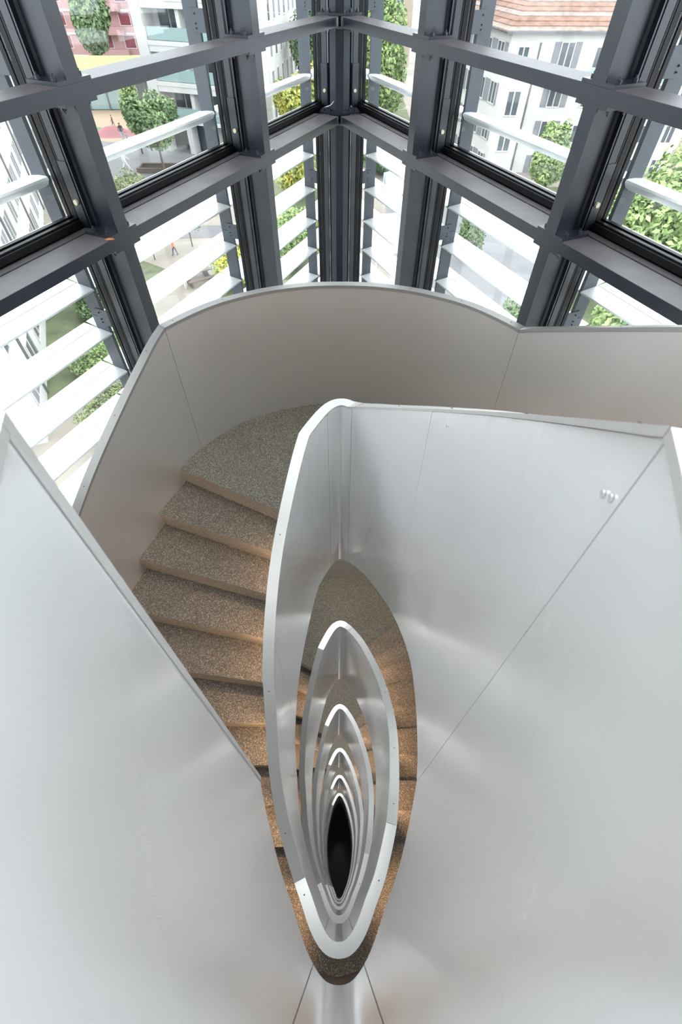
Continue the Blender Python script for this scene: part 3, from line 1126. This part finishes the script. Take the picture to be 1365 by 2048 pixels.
# long white building close on the left -----------------------------
bA = tag(empty('apartment_building', (-26, 42, GROUND)), 'long white block at the left edge with slanting rows of grey windows', 'building')
FA = Face((-35.8, 69.0), (20.6, -50.2), (1, 0.35))
LA = 56
mb = MB()
mb.box(0, LA, -11, 0, GROUND, 4.0, FA.T)
child(mb.build('wall', M_BW), bA)
mb = MB()
mb.box(-0.2, LA, -11.2, 0.35, 4.0, 4.35, FA.T)
child(mb.build('roof', M_BW), bA)
for fl in range(7):
    z = GROUND + 0.9 + fl * 2.85
    for q in range(17):
        a = 2.2 + q * 3.2
        window(FA, a, z, 1.75, 1.5, bA, frame=M_BW, glass=M_SHUT if (q * 3 + fl) % 4 == 0 else M_WIN)
for q in range(6):
    mb = MB()
    mb.box(3.8 + q * 9.6 - 0.05, 3.8 + q * 9.6 + 0.05, 0, 0.12, GROUND, 4.0, FA.T)
    child(mb.build('downpipe', M_PIPE), bA)
mb = MB()
mb.box(LA - 14.5, LA - 12.3, 0.0, 1.5, GROUND + 2.2, GROUND + 2.45, FA.T)
mb.box(LA - 14.5, LA - 14.35, 0.0, 1.5, GROUND, GROUND + 2.2, FA.T)
child(mb.build('porch', M_CONC), bA)

# white balcony block, centre left ----------------------------------
bB = tag(empty('apartment_building', (-13, 62, GROUND)), 'white block with green glass balconies seen between the left columns', 'building')
FB = Face((-20.4, 65.6), (0.938, -0.345), (-0.345, -0.938))
LB = 10.6
child(FB.box(0, LB, -7, -1.6, GROUND, 6.0).build('wall', M_BW), bB)
child(FB.box(0, 1.15, -1.7, 0.25, GROUND + 3.0, 6.0).build('end_wall', M_BW), bB)
for fl in range(7):
    z = GROUND + 3.0 + fl * 3.0
    child(FB.box(1.15, LB, -1.7, 0.18, z - 0.28, z + 0.05).build('balcony_slab', M_BW), bB)
    if fl < 7:
        child(FB.box(1.3, LB, 0.02, 0.08, z + 0.10, z + 1.0).build('balustrade_panel', M_TEAL), bB)
        child(FB.box(1.2, LB, -0.05, 0.14, z + 2.25, z + 2.72).build('awning_box', M_BW), bB)
    for q in range(3):
        child(FB.box(2.6 + q * 3.4 + 2.15, 2.6 + q * 3.4 + 2.55, -1.7, -0.1, z + 0.05, z + 2.72).build('party_wall', M_BW), bB)
        F2 = Face((FB.p - FB.n * 1.6)[:], FB.d[:], FB.n[:])
        w_ = window(F2, 3.1 + q * 3.4, z + 0.75, 2.5, 1.5, bB, frame=M_BW, glass=M_WIN)
for q in range(4):
    a = 0.6 + q * 3.2
    child(FB.box(a - 0.32, a + 0.32, -1.2, -0.1, GROUND, GROUND + 2.75).build('pillar', M_BW), bB)
child(FB.box(0.5, LB, -1.75, -1.58, GROUND, GROUND + 2.6).build('shop_window', M_WIN), bB)

# white many-windowed block behind -----------------------------------
bC = tag(empty('apartment_building', (-8, 90, GROUND)), 'tall white block with many small windows receding beside the corner post', 'building')
FC = Face((-8.5, 73.0), (4.7, 34.5), (1, 0))
child(FC.box(0, 40, -4.5, 0, GROUND, 9).build('wall', M_BW), bC)
for fl in range(8):
    for q in range(15):
        window(FC, 1.6 + q * 2.6, GROUND + 0.9 + fl * 2.9, 0.95, 1.7, bC, frame=M_BW, glass=M_SHUT if (q + fl) % 3 else M_WIN, split=False)
bC2 = tag(empty('apartment_building', (3, 118, GROUND)), 'pale cream block far behind beside the corner post', 'building')
FD2 = Face((-14, 118), (1, 0), (0, -1))
child(FD2.box(0, 26, -8, 0, GROUND, 6).build('wall', M_CREAM), bC2)
for fl in range(6):
    for q in range(8):
        window(FD2, 2 + q * 3.1, GROUND + 1 + fl * 3, 1.2, 1.5, bC2, glass=M_WIN)

# pink block ---------------------------------------------------------
bD = tag(empty('apartment_building', (-52, 129, GROUND)), 'pink block with dark red blinds far behind the round trees', 'building')
FD = Face((-72, 128.5), (1, 0), (0, -1))
child(FD.box(0, 40, -10, 0, GROUND, 3.5).build('wall', M_PINK), bD)
for fl in range(6):
    z = GROUND + 0.4 + fl * 3.1
    child(FD.box(0, 40, 0, 0.15, z - 0.5, z - 0.25).build('string_course', M_BW), bD)
    for q in range(10):
        window(FD, 2.4 + q * 4.0, z + 0.75, 2.0 if q % 2 else 1.2, 1.7, bD, frame=M_BW, glass=M_RED, split=False)
for q in range(2):
    for fl in range(6):
        z = GROUND + 0.4 + fl * 3.1
        child(FD.box(2 + q * 20, 10 + q * 20, 0.1, 1.3, z - 0.45, z + 0.55).build('balcony', M_PINK), bD)

# low glass pavilion with planted roof --------------------------------
bP = tag(empty('pavilion', (-34, 90, GROUND)), 'low pavilion with a glass front and a yellow green planted roof', 'building')
FP = Face((-46, 83.6), (1, 0.055), (0, -1))
child(FP.box(0, 22, -13, -0.4, GROUND, -12.6).build('wall', M_CONC), bP)
child(FP.box(-0.3, 22.3, -13.3, 0.5, -12.6, -12.2).build('roof_slab', M_BW), bP)
child(FP.box(0.0, 22.0, -13.0, 0.2, -12.2, -12.05).build('planted_roof', M_SEDUM), bP)
for q in range(8):
    child(FP.box(0.2 + q * 2.7, 2.75 + q * 2.7, -0.42, -0.30, GROUND + 0.1, -12.7).build('glass_panel', M_WIN if q > 5 else M_TEAL), bP)
    child(FP.box(0.02 + q * 2.7, 0.2 + q * 2.7, -0.42, -0.2, GROUND, -12.6).build('mullion', M_PIPE), bP)

# white house with tiled roof on the right ------------------------------
bE = tag(empty('house', (19, 63, GROUND)), 'white house with a hipped clay tile roof seen through the right glass wall', 'building')
ex, ey, ez = 14.9, 58.7, -5.6
FE1 = Face((ex, ey), (1, 0), (0, -1))
FE2 = Face((ex, ey), (-3.3, 13.3), (-1, 0))
mb = MB()
back = [(ex, ey), (ex + 19, ey), (ex + 19, ey + 14), (ex - 3.3, ey + 14)]
mb.prism(back, GROUND, ez)
child(mb.build('wall', M_BW), bE)
ov = 0.5
mb = MB()
e0 = [(ex - 0.6, ey - ov, ez), (ex + 19.5, ey - ov, ez), (ex + 19.5, ey + 14.5, ez), (ex - 4.0, ey + 14.5, ez)]
r0, r1 = (ex + 4.5, ey + 6.8, ez + 3.6), (ex + 17, ey + 6.8, ez + 3.6)
mb.v += e0 + [r0, r1]
mb.f += [(0, 1, 5, 4), (1, 2, 5), (2, 3, 4, 5), (3, 0, 4), (3, 2, 1, 0)]
mb.mi += [0, 0, 0, 0, 0]
roof = child(mb.build('roof', M_TILE2), bE)
# tile courses on the two slopes in view
e0v = [Vector(p) for p in e0]
r0v, r1v = Vector(r0), Vector(r1)
for nm, (pa, pb, pc, pd) in (('tile_course', (e0v[0], e0v[1], r1v, r0v)), ('tile_course', (e0v[3], e0v[0], r0v, r0v))):
    for q in range(14):
        f0, f1 = q / 14, (q + 1.15) / 14
        f1 = min(1, f1)
        a, b_, c_, d_ = pa.lerp(pd, f0), pb.lerp(pc, f0), pb.lerp(pc, f1), pa.lerp(pd, f1)
        up_ = Vector((0, 0, 0.10))
        mb = MB()
        mb.quadbox([a, b_, c_, d_, a + up_, b_ + up_, c_ + up_ * 0.3, d_ + up_ * 0.3])
        o = mb.build(nm, M_TILE if q % 3 else M_TILE2)
        o.parent = roof
        o.matrix_parent_inverse = (roof.matrix_parent_inverse).inverted() @ Matrix.Translation(bE.location).inverted()
mb = MB()
mb.box(-0.6, 19.5, 0.42, 0.62, ez - 0.12, ez + 0.05, FE1.T)
child(mb.build('gutter', M_PIPE), bE)
mb = MB()
mb.box(-0.4, 14, 0.42, 0.60, ez - 0.12, ez + 0.05, FE2.T)
child(mb.build('gutter', M_PIPE), bE)
for a in (2.7, 13.5):
    child(FE1.box(a - 0.05, a + 0.05, 0.02, 0.14, GROUND, ez - 0.7).build('downpipe', M_PIPE), bE)
for fl in range(4):
    z = ez - 2.3 - fl * 2.75
    for q, a in enumerate((1.3, 5.2, 8.3, 12.5, 15.0, 17.5)):
        window(FE1, a, z, 0.9 if q != 1 else 1.1, 1.3 if q != 1 else 1.6, bE, glass=M_WIN, shutters=M_SHUT if q in (1, 4) else None)
    for a in (1.6, 4.2, 7.2, 10.2):
        window(FE2, a, z, 1.2, 1.5, bE, glass=M_WIN, shutters=M_SHUT)
child(FE1.box(3.6, 16, 0.0, 1.3, ez - 3.3, ez - 3.15).build('balcony_slab', M_BW), bE)
child(FE1.box(3.6, 16, 1.22, 1.28, ez - 3.1, ez - 2.35).build('balustrade_panel', M_TEAL), bE)
# projecting bay
child(FE1.box(-0.3, 2.2, 0.0, 1.2, GROUND, ez - 3.3).build('bay', M_BW), bE)
F3 = Face((FE1.p + FE1.n * 1.2)[:], (1, 0), (0, -1))
for fl in range(2):
    window(F3, 1.0, ez - 5.5 - fl * 2.75, 1.1, 1.7, bE, glass=M_WIN)

bF = tag(empty('house', (44, 72, GROUND)), 'cream house with blue awnings at the upper right edge', 'building')
FF = Face((36.2, 66), (1, 0.1), (0, -1))
child(FF.box(0, 24, -10, 0, GROUND, -2).build('wall', M_CREAM), bF)
for fl in range(4):
    for q in range(6):
        a = 2 + q * 3.8
        window(FF, a, GROUND + 1.2 + fl * 3.1, 1.5, 1.6, bF, glass=M_WIN)
        mb = MB()
        z = GROUND + 3.0 + fl * 3.1
        mb.quadbox([FF.T(a - 1, 0, z - 0.1), FF.T(a + 1, 0, z - 0.1), FF.T(a + 1, 1.0, z - 0.7), FF.T(a - 1, 1.0, z - 0.7),
                    FF.T(a - 1, 0, z), FF.T(a + 1, 0, z), FF.T(a + 1, 1.0, z - 0.62), FF.T(a - 1, 1.0, z - 0.62)])
        child(mb.build('awning', M_BLUE), bF)


# ------------------------------------------------------------------ trees
def leaf_cloud(blobs, n, size, seed):
    """leaves as small bent quads scattered in the given ellipsoid blobs"""
    rr = np.random.default_rng(seed)
    vol = np.array([b[3] * b[4] * b[5] for b in blobs])
    pick = rr.choice(len(blobs), n, p=vol / vol.sum())
    B = np.array(blobs)[pick]
    dirs = rr.normal(size=(n, 3))
    dirs /= np.linalg.norm(dirs, axis=1)[:, None]
    rad = rr.uniform(0.55, 1.05, n) ** 0.7
    c = B[:, :3] + dirs * B[:, 3:6] * rad[:, None]
    nrm = dirs + rr.normal(scale=0.7, size=(n, 3)) + np.array([0, 0, 0.5])
    nrm /= np.linalg.norm(nrm, axis=1)[:, None]
    t = np.cross(nrm, rr.normal(size=(n, 3)))
    t /= np.linalg.norm(t, axis=1)[:, None]
    b = np.cross(nrm, t)
    sz = size * rr.uniform(0.6, 1.3, n)[:, None]
    v = np.stack([c - t * sz, c - b * sz * 0.55 + nrm * sz * 0.12, c + t * sz, c + b * sz * 0.55 + nrm * sz * 0.12], 1).reshape(-1, 3)
    return v


def plant(name, label, cat, x, y, blobs, n, size, leaf, trunk=None, group='trees and shrubs outside', seed=1):
    r = tag(empty(name, (x, y, GROUND)), label, cat, group)
    v = leaf_cloud(blobs, n, size, seed)
    me = bpy.data.meshes.new('foliage')
    nq = len(v) // 4
    me.vertices.add(len(v))
    me.vertices.foreach_set('co', v.ravel())
    me.loops.add(nq * 4)
    me.loops.foreach_set('vertex_index', np.arange(nq * 4))
    me.polygons.add(nq)
    me.polygons.foreach_set('loop_start', np.arange(nq) * 4)
    me.update(calc_edges=True)
    me.materials.append(leaf)
    o = link('foliage', me, r)
    o['kind'] = 'stuff'
    if trunk:
        h, rad = trunk
        rr = random.Random(seed)
        mb = MB()
        mb.cyl((0, 0, 0), (0, 0, 1), rad, h, 8, r2=rad * 0.55)
        for b in blobs[:7]:
            a = Vector((0, 0, h * rr.uniform(0.6, 0.95)))
            t = Vector(b[:3]) - a
            mb.cyl(a, t, rad * 0.4, t.length * 0.95, 6, r2=rad * 0.1)
        q = mb.build('trunk', M_BARK, r)
    return r


def crown(cx, cz, rx, rz, k, seed, ry=None):
    rr = random.Random(seed)
    out = [(0, 0, cz, rx * 0.72, (ry or rx) * 0.72, rz * 0.75)]
    for _ in range(k):
        th, ph = rr.uniform(0, 2 * pi), rr.uniform(-0.6, 1.0)
        f = rr.uniform(0.28, 0.45)
        out.append((cos(th) * rx * 0.68 * cos(ph), sin(th) * (ry or rx) * 0.68 * cos(ph), cz + rz * 0.68 * sin(ph), rx * f, (ry or rx) * f, rz * f))
    return out


TREES = [
    # name, label, cat, x, y, (cz, rx, rz, k), n, size, leaf, trunk
    ('tree', 'green street tree with a thin trunk in front of the balcony block', 'tree', -18.2, 57.0, (4.2, 2.7, 2.6, 9), 5000, 0.20, L_GREEN, (3.0, 0.13)),
    ('tree', 'slim light green tree left of the balcony block, by the playground', 'tree', -22.6, 64.5, (4.0, 1.4, 3.0, 7), 2200, 0.18, L_BRIGHT, (2.5, 0.10)),
    ('shrub', 'thin pale shrub on the gravel beside the planter', 'shrub', -18.8, 47.5, (1.6, 2.2, 1.5, 8), 1500, 0.13, L_PALE, (1.0, 0.06)),
    ('tree', 'rounded clipped tree before the pink block, left one', 'tree', -53, 113, (6.5, 4.8, 6.0, 5), 6000, 0.38, L_GREEN, (3.0, 0.3)),
    ('tree', 'rounded clipped tree before the pink block, beside the white block', 'tree', -42.6, 113, (6.0, 3.6, 5.6, 5), 4500, 0.38, L_GREEN, (3.0, 0.3)),
    ('tree', 'young bare-looking tree with sparse leaves by the grey path, left one', 'tree', -14.4, 37.6, (2.2, 1.3, 1.3, 6), 500, 0.09, L_PALE, (2.2, 0.05)),
    ('tree', 'young sparse tree by the grey path, right one', 'tree', -12.0, 40.0, (2.4, 1.5, 1.5, 6), 800, 0.10, L_PALE, (2.4, 0.06)),
    ('shrub', 'yellow and green bush below the slats left of the corner post', 'shrub', -7.4, 33.4, (1.4, 1.5, 1.5, 6), 2600, 0.12, L_YELLOW, (0.8, 0.05)),
    ('tree', 'large yellow flowering tree left of the corner post', 'tree', -4.7, 66.5, (3.8, 2.8, 3.6, 9), 6500, 0.20, L_YELLOW, (2.5, 0.16)),
    ('tree', 'dark green tree behind the yellow tree at the corner', 'tree', -3.2, 82.0, (6.0, 3.6, 5.6, 8), 6500, 0.30, L_GREEN, (3.5, 0.2)),
    ('tree', 'yellow tree lower down just left of the corner post', 'tree', -4.2, 50.0, (3.0, 2.2, 2.6, 8), 5000, 0.16, L_YELLOW, (2.0, 0.1)),
    ('tree', 'green tree lower down just left of the corner post', 'tree', -3.4, 36.0, (2.4, 2.3, 2.2, 8), 5000, 0.14, L_BRIGHT, (1.6, 0.1)),
    ('tree', 'tall bright green tree just right of the corner post', 'tree', 4.2, 76.0, (6.6, 3.4, 6.6, 10), 9000, 0.24, L_BRIGHT, (3.0, 0.2)),
    ('shrub', 'dark hedge at the foot of the tall bright tree', 'shrub', 4.0, 58.0, (1.2, 2.0, 1.4, 6), 2200, 0.16, L_DARK, None),
    ('tree', 'upright feathery tree in front of the white house', 'tree', 18.4, 50.5, (3.2, 1.5, 3.2, 9), 4200, 0.17, L_BRIGHT, (2.5, 0.1)),
    ('tree', 'feathery tree beside the white house, behind the right column', 'tree', 23.0, 51.5, (4.0, 2.0, 3.6, 9), 4500, 0.18, L_BRIGHT, (2.5, 0.1)),
    ('shrub', 'low loose shrub at the foot of the white house', 'shrub', 14.8, 50.0, (1.0, 2.0, 1.3, 8), 2400, 0.14, L_GREEN, None),
    ('shrub', 'pale grey green shrub under the feathery tree', 'shrub', 18.8, 43.0, (1.2, 3.2, 1.5, 9), 4000, 0.14, L_PALE, None),
    ('tree', 'big light green leafy tree filling the far right window', 'tree', 21.5, 32.5, (5.0, 5.6, 4.4, 14), 16000, 0.20, L_BRIGHT, (3.0, 0.25)),
    ('tree', 'big leafy tree below the far right window', 'tree', 15.2, 21.5, (3.6, 3.8, 3.2, 12), 11000, 0.15, L_BRIGHT, (2.0, 0.2)),
    ('shrub', 'narrow green tree beside the second right column', 'tree', 9.6, 37.5, (2.2, 1.0, 2.3, 7), 2400, 0.12, L_GREEN, (1.5, 0.07)),
    ('shrub', 'dark leafy bush low behind the right slats', 'shrub', 10.8, 27.0, (1.2, 1.3, 1.3, 7), 2200, 0.11, L_GREEN, None),
    ('shrub', 'green hedge behind the left slats, farther part', 'shrub', -15.4, 29.5, (1.2, 2.0, 1.5, 10), 6500, 0.10, L_GREEN, None),
    ('shrub', 'green hedge behind the left slats, nearer part', 'shrub', -13.6, 23.5, (1.1, 1.9, 1.3, 10), 6000, 0.09, L_BRIGHT, None),
    ('shrub', 'yellowish hedge lowest behind the left slats', 'shrub', -11.6, 18.6, (0.9, 1.8, 1.1, 9), 5000, 0.08, L_PALE, None),
]
for q, (nm, lab, cat, x, y, (cz, rx, rz, k), n, size, leaf, tk) in enumerate(TREES):
    plant('tree' if cat == 'tree' else nm, lab, cat, x, y, crown(0, cz, rx, rz, k, q + 3), n, size, leaf, tk, 'trees outside' if cat == 'tree' else 'shrubs outside', seed=q + 11)

# ------------------------------------------------------------------ playground things
mb = MB()
seg = 24
for q in range(6):
    pass
mound = empty('play_mound', (-28.4, 72.6, GROUND))
tag(mound, 'low pink and green rubber play mound on the tan playground', 'playground')
for nm, m_, sc_, off in (('mound_top', M_PINKG, 1.0, (0, 0)), ('mound_patch', M_GREENG, 0.62, (-2.1, 0.8))):
    vs, fs = [(off[0], off[1], 0.75 * sc_)], []
    for rr_ in range(1, 6):
        f = rr_ / 5
        for a in range(seg):
            an = 2 * pi * a / seg
            vs.append((off[0] + cos(an) * 3.3 * f * sc_, off[1] + sin(an) * 2.2 * f * sc_, 0.75 * sc_ * (0.5 + 0.5 * cos(pi * f)) + 0.02))
    for a in range(seg):
        fs.append((0, 1 + a, 1 + (a + 1) % seg))
    for rr_ in range(4):
        for a in range(seg):
            b0 = 1 + rr_ * seg
            fs.append((b0 + a, b0 + seg + a, b0 + seg + (a + 1) % seg, b0 + (a + 1) % seg))
    me = bpy.data.meshes.new(nm)
    me.from_pydata(vs, [], fs)
    me.materials.append(m_)
    me.shade_smooth()
    link(nm, me, mound)

pl = empty('planter', (-19.3, 57.8, GROUND))
tag(pl, 'low dark planter edge at the foot of the street tree', 'planter')
for (x0, x1, y0, y1) in ((-2, 2, -0.1, 0.1), (-2, 2, 1.6, 1.8), (-2, -1.8, 0.1, 1.6), (1.8, 2, 0.1, 1.6)):
    mb = MB()
    mb.box(x0, x1, y0, y1, 0, 0.45)
    mb.build('side', M_WOOD, pl)

# climbing frames right of the corner
def frame(name, label, x, y, w, dpt, h, m1, m2, rot):
    r = tag(empty(name, (x, y, GROUND)), label, 'playground')
    r.rotation_euler = (0, 0, rot)
    for sx_ in (-1, 1):
        for sy_ in (-1, 1):
            mb = MB()
            mb.cyl((sx_ * w / 2, sy_ * dpt / 2, 0), (0, 0, 1), 0.06, h, 8)
            mb.build('post', m1, r)
    for sx_ in (-1, 1):
        mb = MB()
        mb.cyl((sx_ * w / 2, -dpt / 2, h), (0, 1, 0), 0.06, dpt, 8)
        mb.build('rail', m1, r)
        mb = MB()
        mb.cyl((-w / 2, sx_ * dpt / 2, h), (1, 0, 0), 0.06, w, 8)
        mb.build('rail', m1, r)
    mb = MB()
    mb.quadbox([(-w / 2, 0.3, 0), (w / 2, 0.3, 0), (w / 2, dpt / 2, h), (-w / 2, dpt / 2, h), (-w / 2, 0.3, 0.06), (w / 2, 0.3, 0.06), (w / 2, dpt / 2, h + 0.06), (-w / 2, dpt / 2, h + 0.06)])
    mb.build('panel', m2, r)
    return r


M_PB = mat('pale_blue_paint', (0.45, 0.66, 0.82), 0.5)
M_OR = mat('orange_paint', (0.75, 0.25, 0.12), 0.5)
M_TARP = mat('white_awning_cloth', (0.85, 0.85, 0.85), 0.8)
frame('climbing_frame', 'pale blue climbing frame right of the corner post', 5.4, 51.5, 2.2, 2.2, 1.8, M_PB, M_TARP, 0.7)
frame('climbing_frame', 'orange and blue slide frame below the pale blue climbing frame', 5.8, 44.5, 1.6, 3.2, 1.5, M_PB, M_OR, 0.3)
frame('play_shelter', 'white canvas shelter in the garden right of the corner post', 3.6, 38.5, 3.0, 4.0, 2.2, M_TARP, M_TARP, 0.2)

tb = tag(empty('picnic_table', (-10.4, 34.2, GROUND)), 'dark wooden table with benches where children sit on the gravel', 'table')
tb.rotation_euler = (0, 0, 0.6)
for nm, (x0, x1, y0, y1, z0, z1) in (('tabletop', (-1.0, 1.0, -0.4, 0.4, 0.70, 0.76)), ('bench', (-1.0, 1.0, -1.0, -0.7, 0.42, 0.47)), ('bench', (-1.0, 1.0, 0.7, 1.0, 0.42, 0.47)),
                                     ('leg', (-0.8, -0.7, -0.9, 0.9, 0, 0.42)), ('leg', (0.7, 0.8, -0.9, 0.9, 0, 0.42)), ('leg', (-0.8, -0.7, -0.1, 0.1, 0.42, 0.70)), ('leg', (0.7, 0.8, -0.1, 0.1, 0.42, 0.70))):
    mb = MB()
    mb.box(x0, x1, y0, y1, z0, z1)
    mb.build(nm, M_WOOD, tb)


# ------------------------------------------------------------------ people (small, far below)
M_SKIN = mat('skin', (0.62, 0.42, 0.32), 0.6)
M_HAIR = mat('dark_hair', (0.05, 0.035, 0.03), 0.8)


def person(label, x, y, h, top, trousers, rot, stride=0.25, sit=0.0):
    r = tag(empty('person', (x, y, GROUND)), label, 'person')
    r.rotation_euler = (0, 0, rot)
    k = h / 1.75
    hip = 0.92 - 0.45 * sit
    J = {'pel': (0, 0, hip), 'che': (0, 0, hip + 0.36), 'nec': (0, 0, hip + 0.56), 'hea': (0, 0.01, hip + 0.66), 'top': (0, 0.01, hip + 0.80)}
    E_ = [('pel', 'che'), ('che', 'nec'), ('nec', 'hea'), ('hea', 'top')]
    Rr = {'pel': 0.14, 'che': 0.15, 'nec': 0.06, 'hea': 0.10, 'top': 0.085}
    for s_ in (-1, 1):
        c = 'l' if s_ < 0 else 'r'
        kn = (0.10 * s_, stride * s_ * 0.5 + 0.42 * sit, hip - 0.43 + 0.40 * sit)
        J[c + 'h'] = (0.10 * s_, 0, hip - 0.04)
        J[c + 'k'] = kn
        J[c + 'a'] = (0.10 * s_, stride * s_ + 0.40 * sit, 0.09)
        J[c + 't'] = (0.10 * s_, stride * s_ + 0.16 + 0.40 * sit, 0.04)
        J[c + 's'] = (0.19 * s_, 0, hip + 0.50)
        J[c + 'e'] = (0.25 * s_, -stride * s_ * 0.4, hip + 0.22)
        J[c + 'w'] = (0.24 * s_, -stride * s_ * 0.7 + 0.12, hip - 0.02)
        J[c + 'f'] = (0.23 * s_, -stride * s_ * 0.8 + 0.15, hip - 0.10)
        E_ += [('pel', c + 'h'), (c + 'h', c + 'k'), (c + 'k', c + 'a'), (c + 'a', c + 't'), ('che', c + 's'), (c + 's', c + 'e'), (c + 'e', c + 'w'), (c + 'w', c + 'f')]
        Rr.update({c + 'h': 0.10, c + 'k': 0.065, c + 'a': 0.045, c + 't': 0.04, c + 's': 0.065, c + 'e': 0.045, c + 'w': 0.032, c + 'f': 0.03})
    ks = list(J)
    me = bpy.data.meshes.new('body')
    me.from_pydata([tuple(q * k for q in J[n]) for n in ks], [(ks.index(a), ks.index(b)) for a, b in E_], [])
    o = link('body', me, r)
    sm = o.modifiers.new('skin', 'SKIN')
    sm.use_smooth_shade = True
    for i, n in enumerate(ks):
        me.skin_vertices[0].data[i].radius = (Rr[n] * k, Rr[n] * k)
        me.skin_vertices[0].data[i].use_root = (n == 'pel')
    o.modifiers.new('sub', 'SUBSURF').levels = 1
    m = bpy.data.materials.new('clothed_body')
    m.use_nodes = True
    t = m.node_tree
    b = t.nodes['Principled BSDF']
    b.inputs['Roughness'].default_value = 0.85
    g = t.nodes.new('ShaderNodeTexCoord')
    sx_ = t.nodes.new('ShaderNodeSeparateXYZ')
    cr_ = t.nodes.new('ShaderNodeValToRGB')
    cr_.color_ramp.interpolation = 'CONSTANT'
    mr = t.nodes.new('ShaderNodeMapRange')
    mr.inputs['From Max'].default_value = h
    t.links.new(g.outputs['Object'], sx_.inputs[0])
    t.links.new(sx_.outputs[2], mr.inputs[0])
    t.links.new(mr.outputs[0], cr_.inputs[0])
    t.links.new(cr_.outputs[0], b.inputs['Base Color'])
    e = cr_.color_ramp.elements
    e[0].color = (*trousers, 1)
    e[1].position = hip / 1.75
    e[1].color = (*top, 1)
    x_ = e.new((hip + 0.58) / 1.75)
    x_.color = (0.62, 0.42, 0.32, 1)
    me.materials.append(m)
    mb = MB()
    for q in range(5):
        a0, a1 = q * 0.3, (q + 1) * 0.3
        mb.cyl((0, -0.01 * k, (hip + 0.70) * k + 0.11 * k * sin(a0)), (0, 0, 1), 0.118 * k * cos(a0), 0.11 * k * (sin(a1) - sin(a0)), 12, r2=0.118 * k * cos(a1))
    mb.build('hair', M_HAIR, r, smooth=80)
    return r


person('adult in a dark top and pale blue jeans standing on the tan playground', -26.2, 69.5, 1.75, (0.05, 0.05, 0.06), (0.30, 0.40, 0.52), 0.4)
person('small child in grey beside the adult on the tan playground', -25.4, 68.6, 1.1, (0.35, 0.35, 0.4), (0.3, 0.3, 0.35), 1.0)
person('child in red behind on the playground by the mound', -29.2, 75.5, 1.3, (0.30, 0.08, 0.08), (0.1, 0.1, 0.12), 2.0)
person('person in white striding along the grey path', -22.6, 58.6, 1.75, (0.8, 0.8, 0.8), (0.72, 0.72, 0.72), -1.3, 0.42)
person('child in an orange top with dark hair by the young trees', -13.0, 38.4, 1.25, (0.85, 0.20, 0.05), (0.08, 0.08, 0.15), 2.4)
person('child in a pale blue shirt leaning at the dark picnic table', -11.0, 33.0, 1.25, (0.25, 0.45, 0.70), (0.6, 0.6, 0.6), 0.5, 0.15)
person('child in a light top standing behind the dark picnic table', -9.6, 35.8, 1.3, (0.7, 0.65, 0.62), (0.2, 0.25, 0.4), 3.0, 0.15)
person('child in blue standing at the right end of the picnic table', -9.0, 34.4, 1.2, (0.15, 0.35, 0.65), (0.25, 0.3, 0.4), 1.7, 0.1)
person('person in red and white far below right of the corner post', 2.4, 46.5, 1.5, (0.75, 0.06, 0.06), (0.75, 0.75, 0.75), 1.0)

# ------------------------------------------------------------------ small finds on the beams
TLf = fac(-1)
lf = empty('fallen_leaf', TLf(3.30, 0.035, levels2[1] + 0.001))
tag(lf, 'dry orange leaf lying on the lower left beam by the column foot', 'leaf')
me = bpy.data.meshes.new('blade')
pts = [(0, 0, 0.001), (0.02, 0.010, 0.006), (0.045, 0.009, 0.009), (0.065, 0, 0.004), (0.045, -0.008, 0.002), (0.02, -0.010, 0.0015)]
me.from_pydata(pts + [(p[0], p[1], p[2] + 0.0012) for p in pts], [], [(5, 4, 3, 2, 1, 0), (6, 7, 8, 9, 10, 11)] + [(i, (i + 1) % 6, 6 + (i + 1) % 6, 6 + i) for i in range(6)])
me.materials.append(mat('dry_leaf', (0.30, 0.11, 0.03), 0.7, noise=0.3, nscale=60))
link('blade', me, lf)
tie = MB()
prev = None
for q in range(10):
    a = q / 9
    p = Vector((CX - 0.16 + 0.10 * a, CY + 0.15 + 0.02 * sin(6 * a), levels2[1] + 0.022 + 0.05 * a * a + 0.01))
    if prev is not None:
        tie.cyl(prev, p - prev, 0.004, (p - prev).length * 1.02, 6)
    prev = p
tag(tie.build('cable_tie', mat('white_plastic', (0.7, 0.7, 0.72), 0.4), smooth=60), 'white plastic cable tie sticking up beside the corner post foot', 'cable tie')
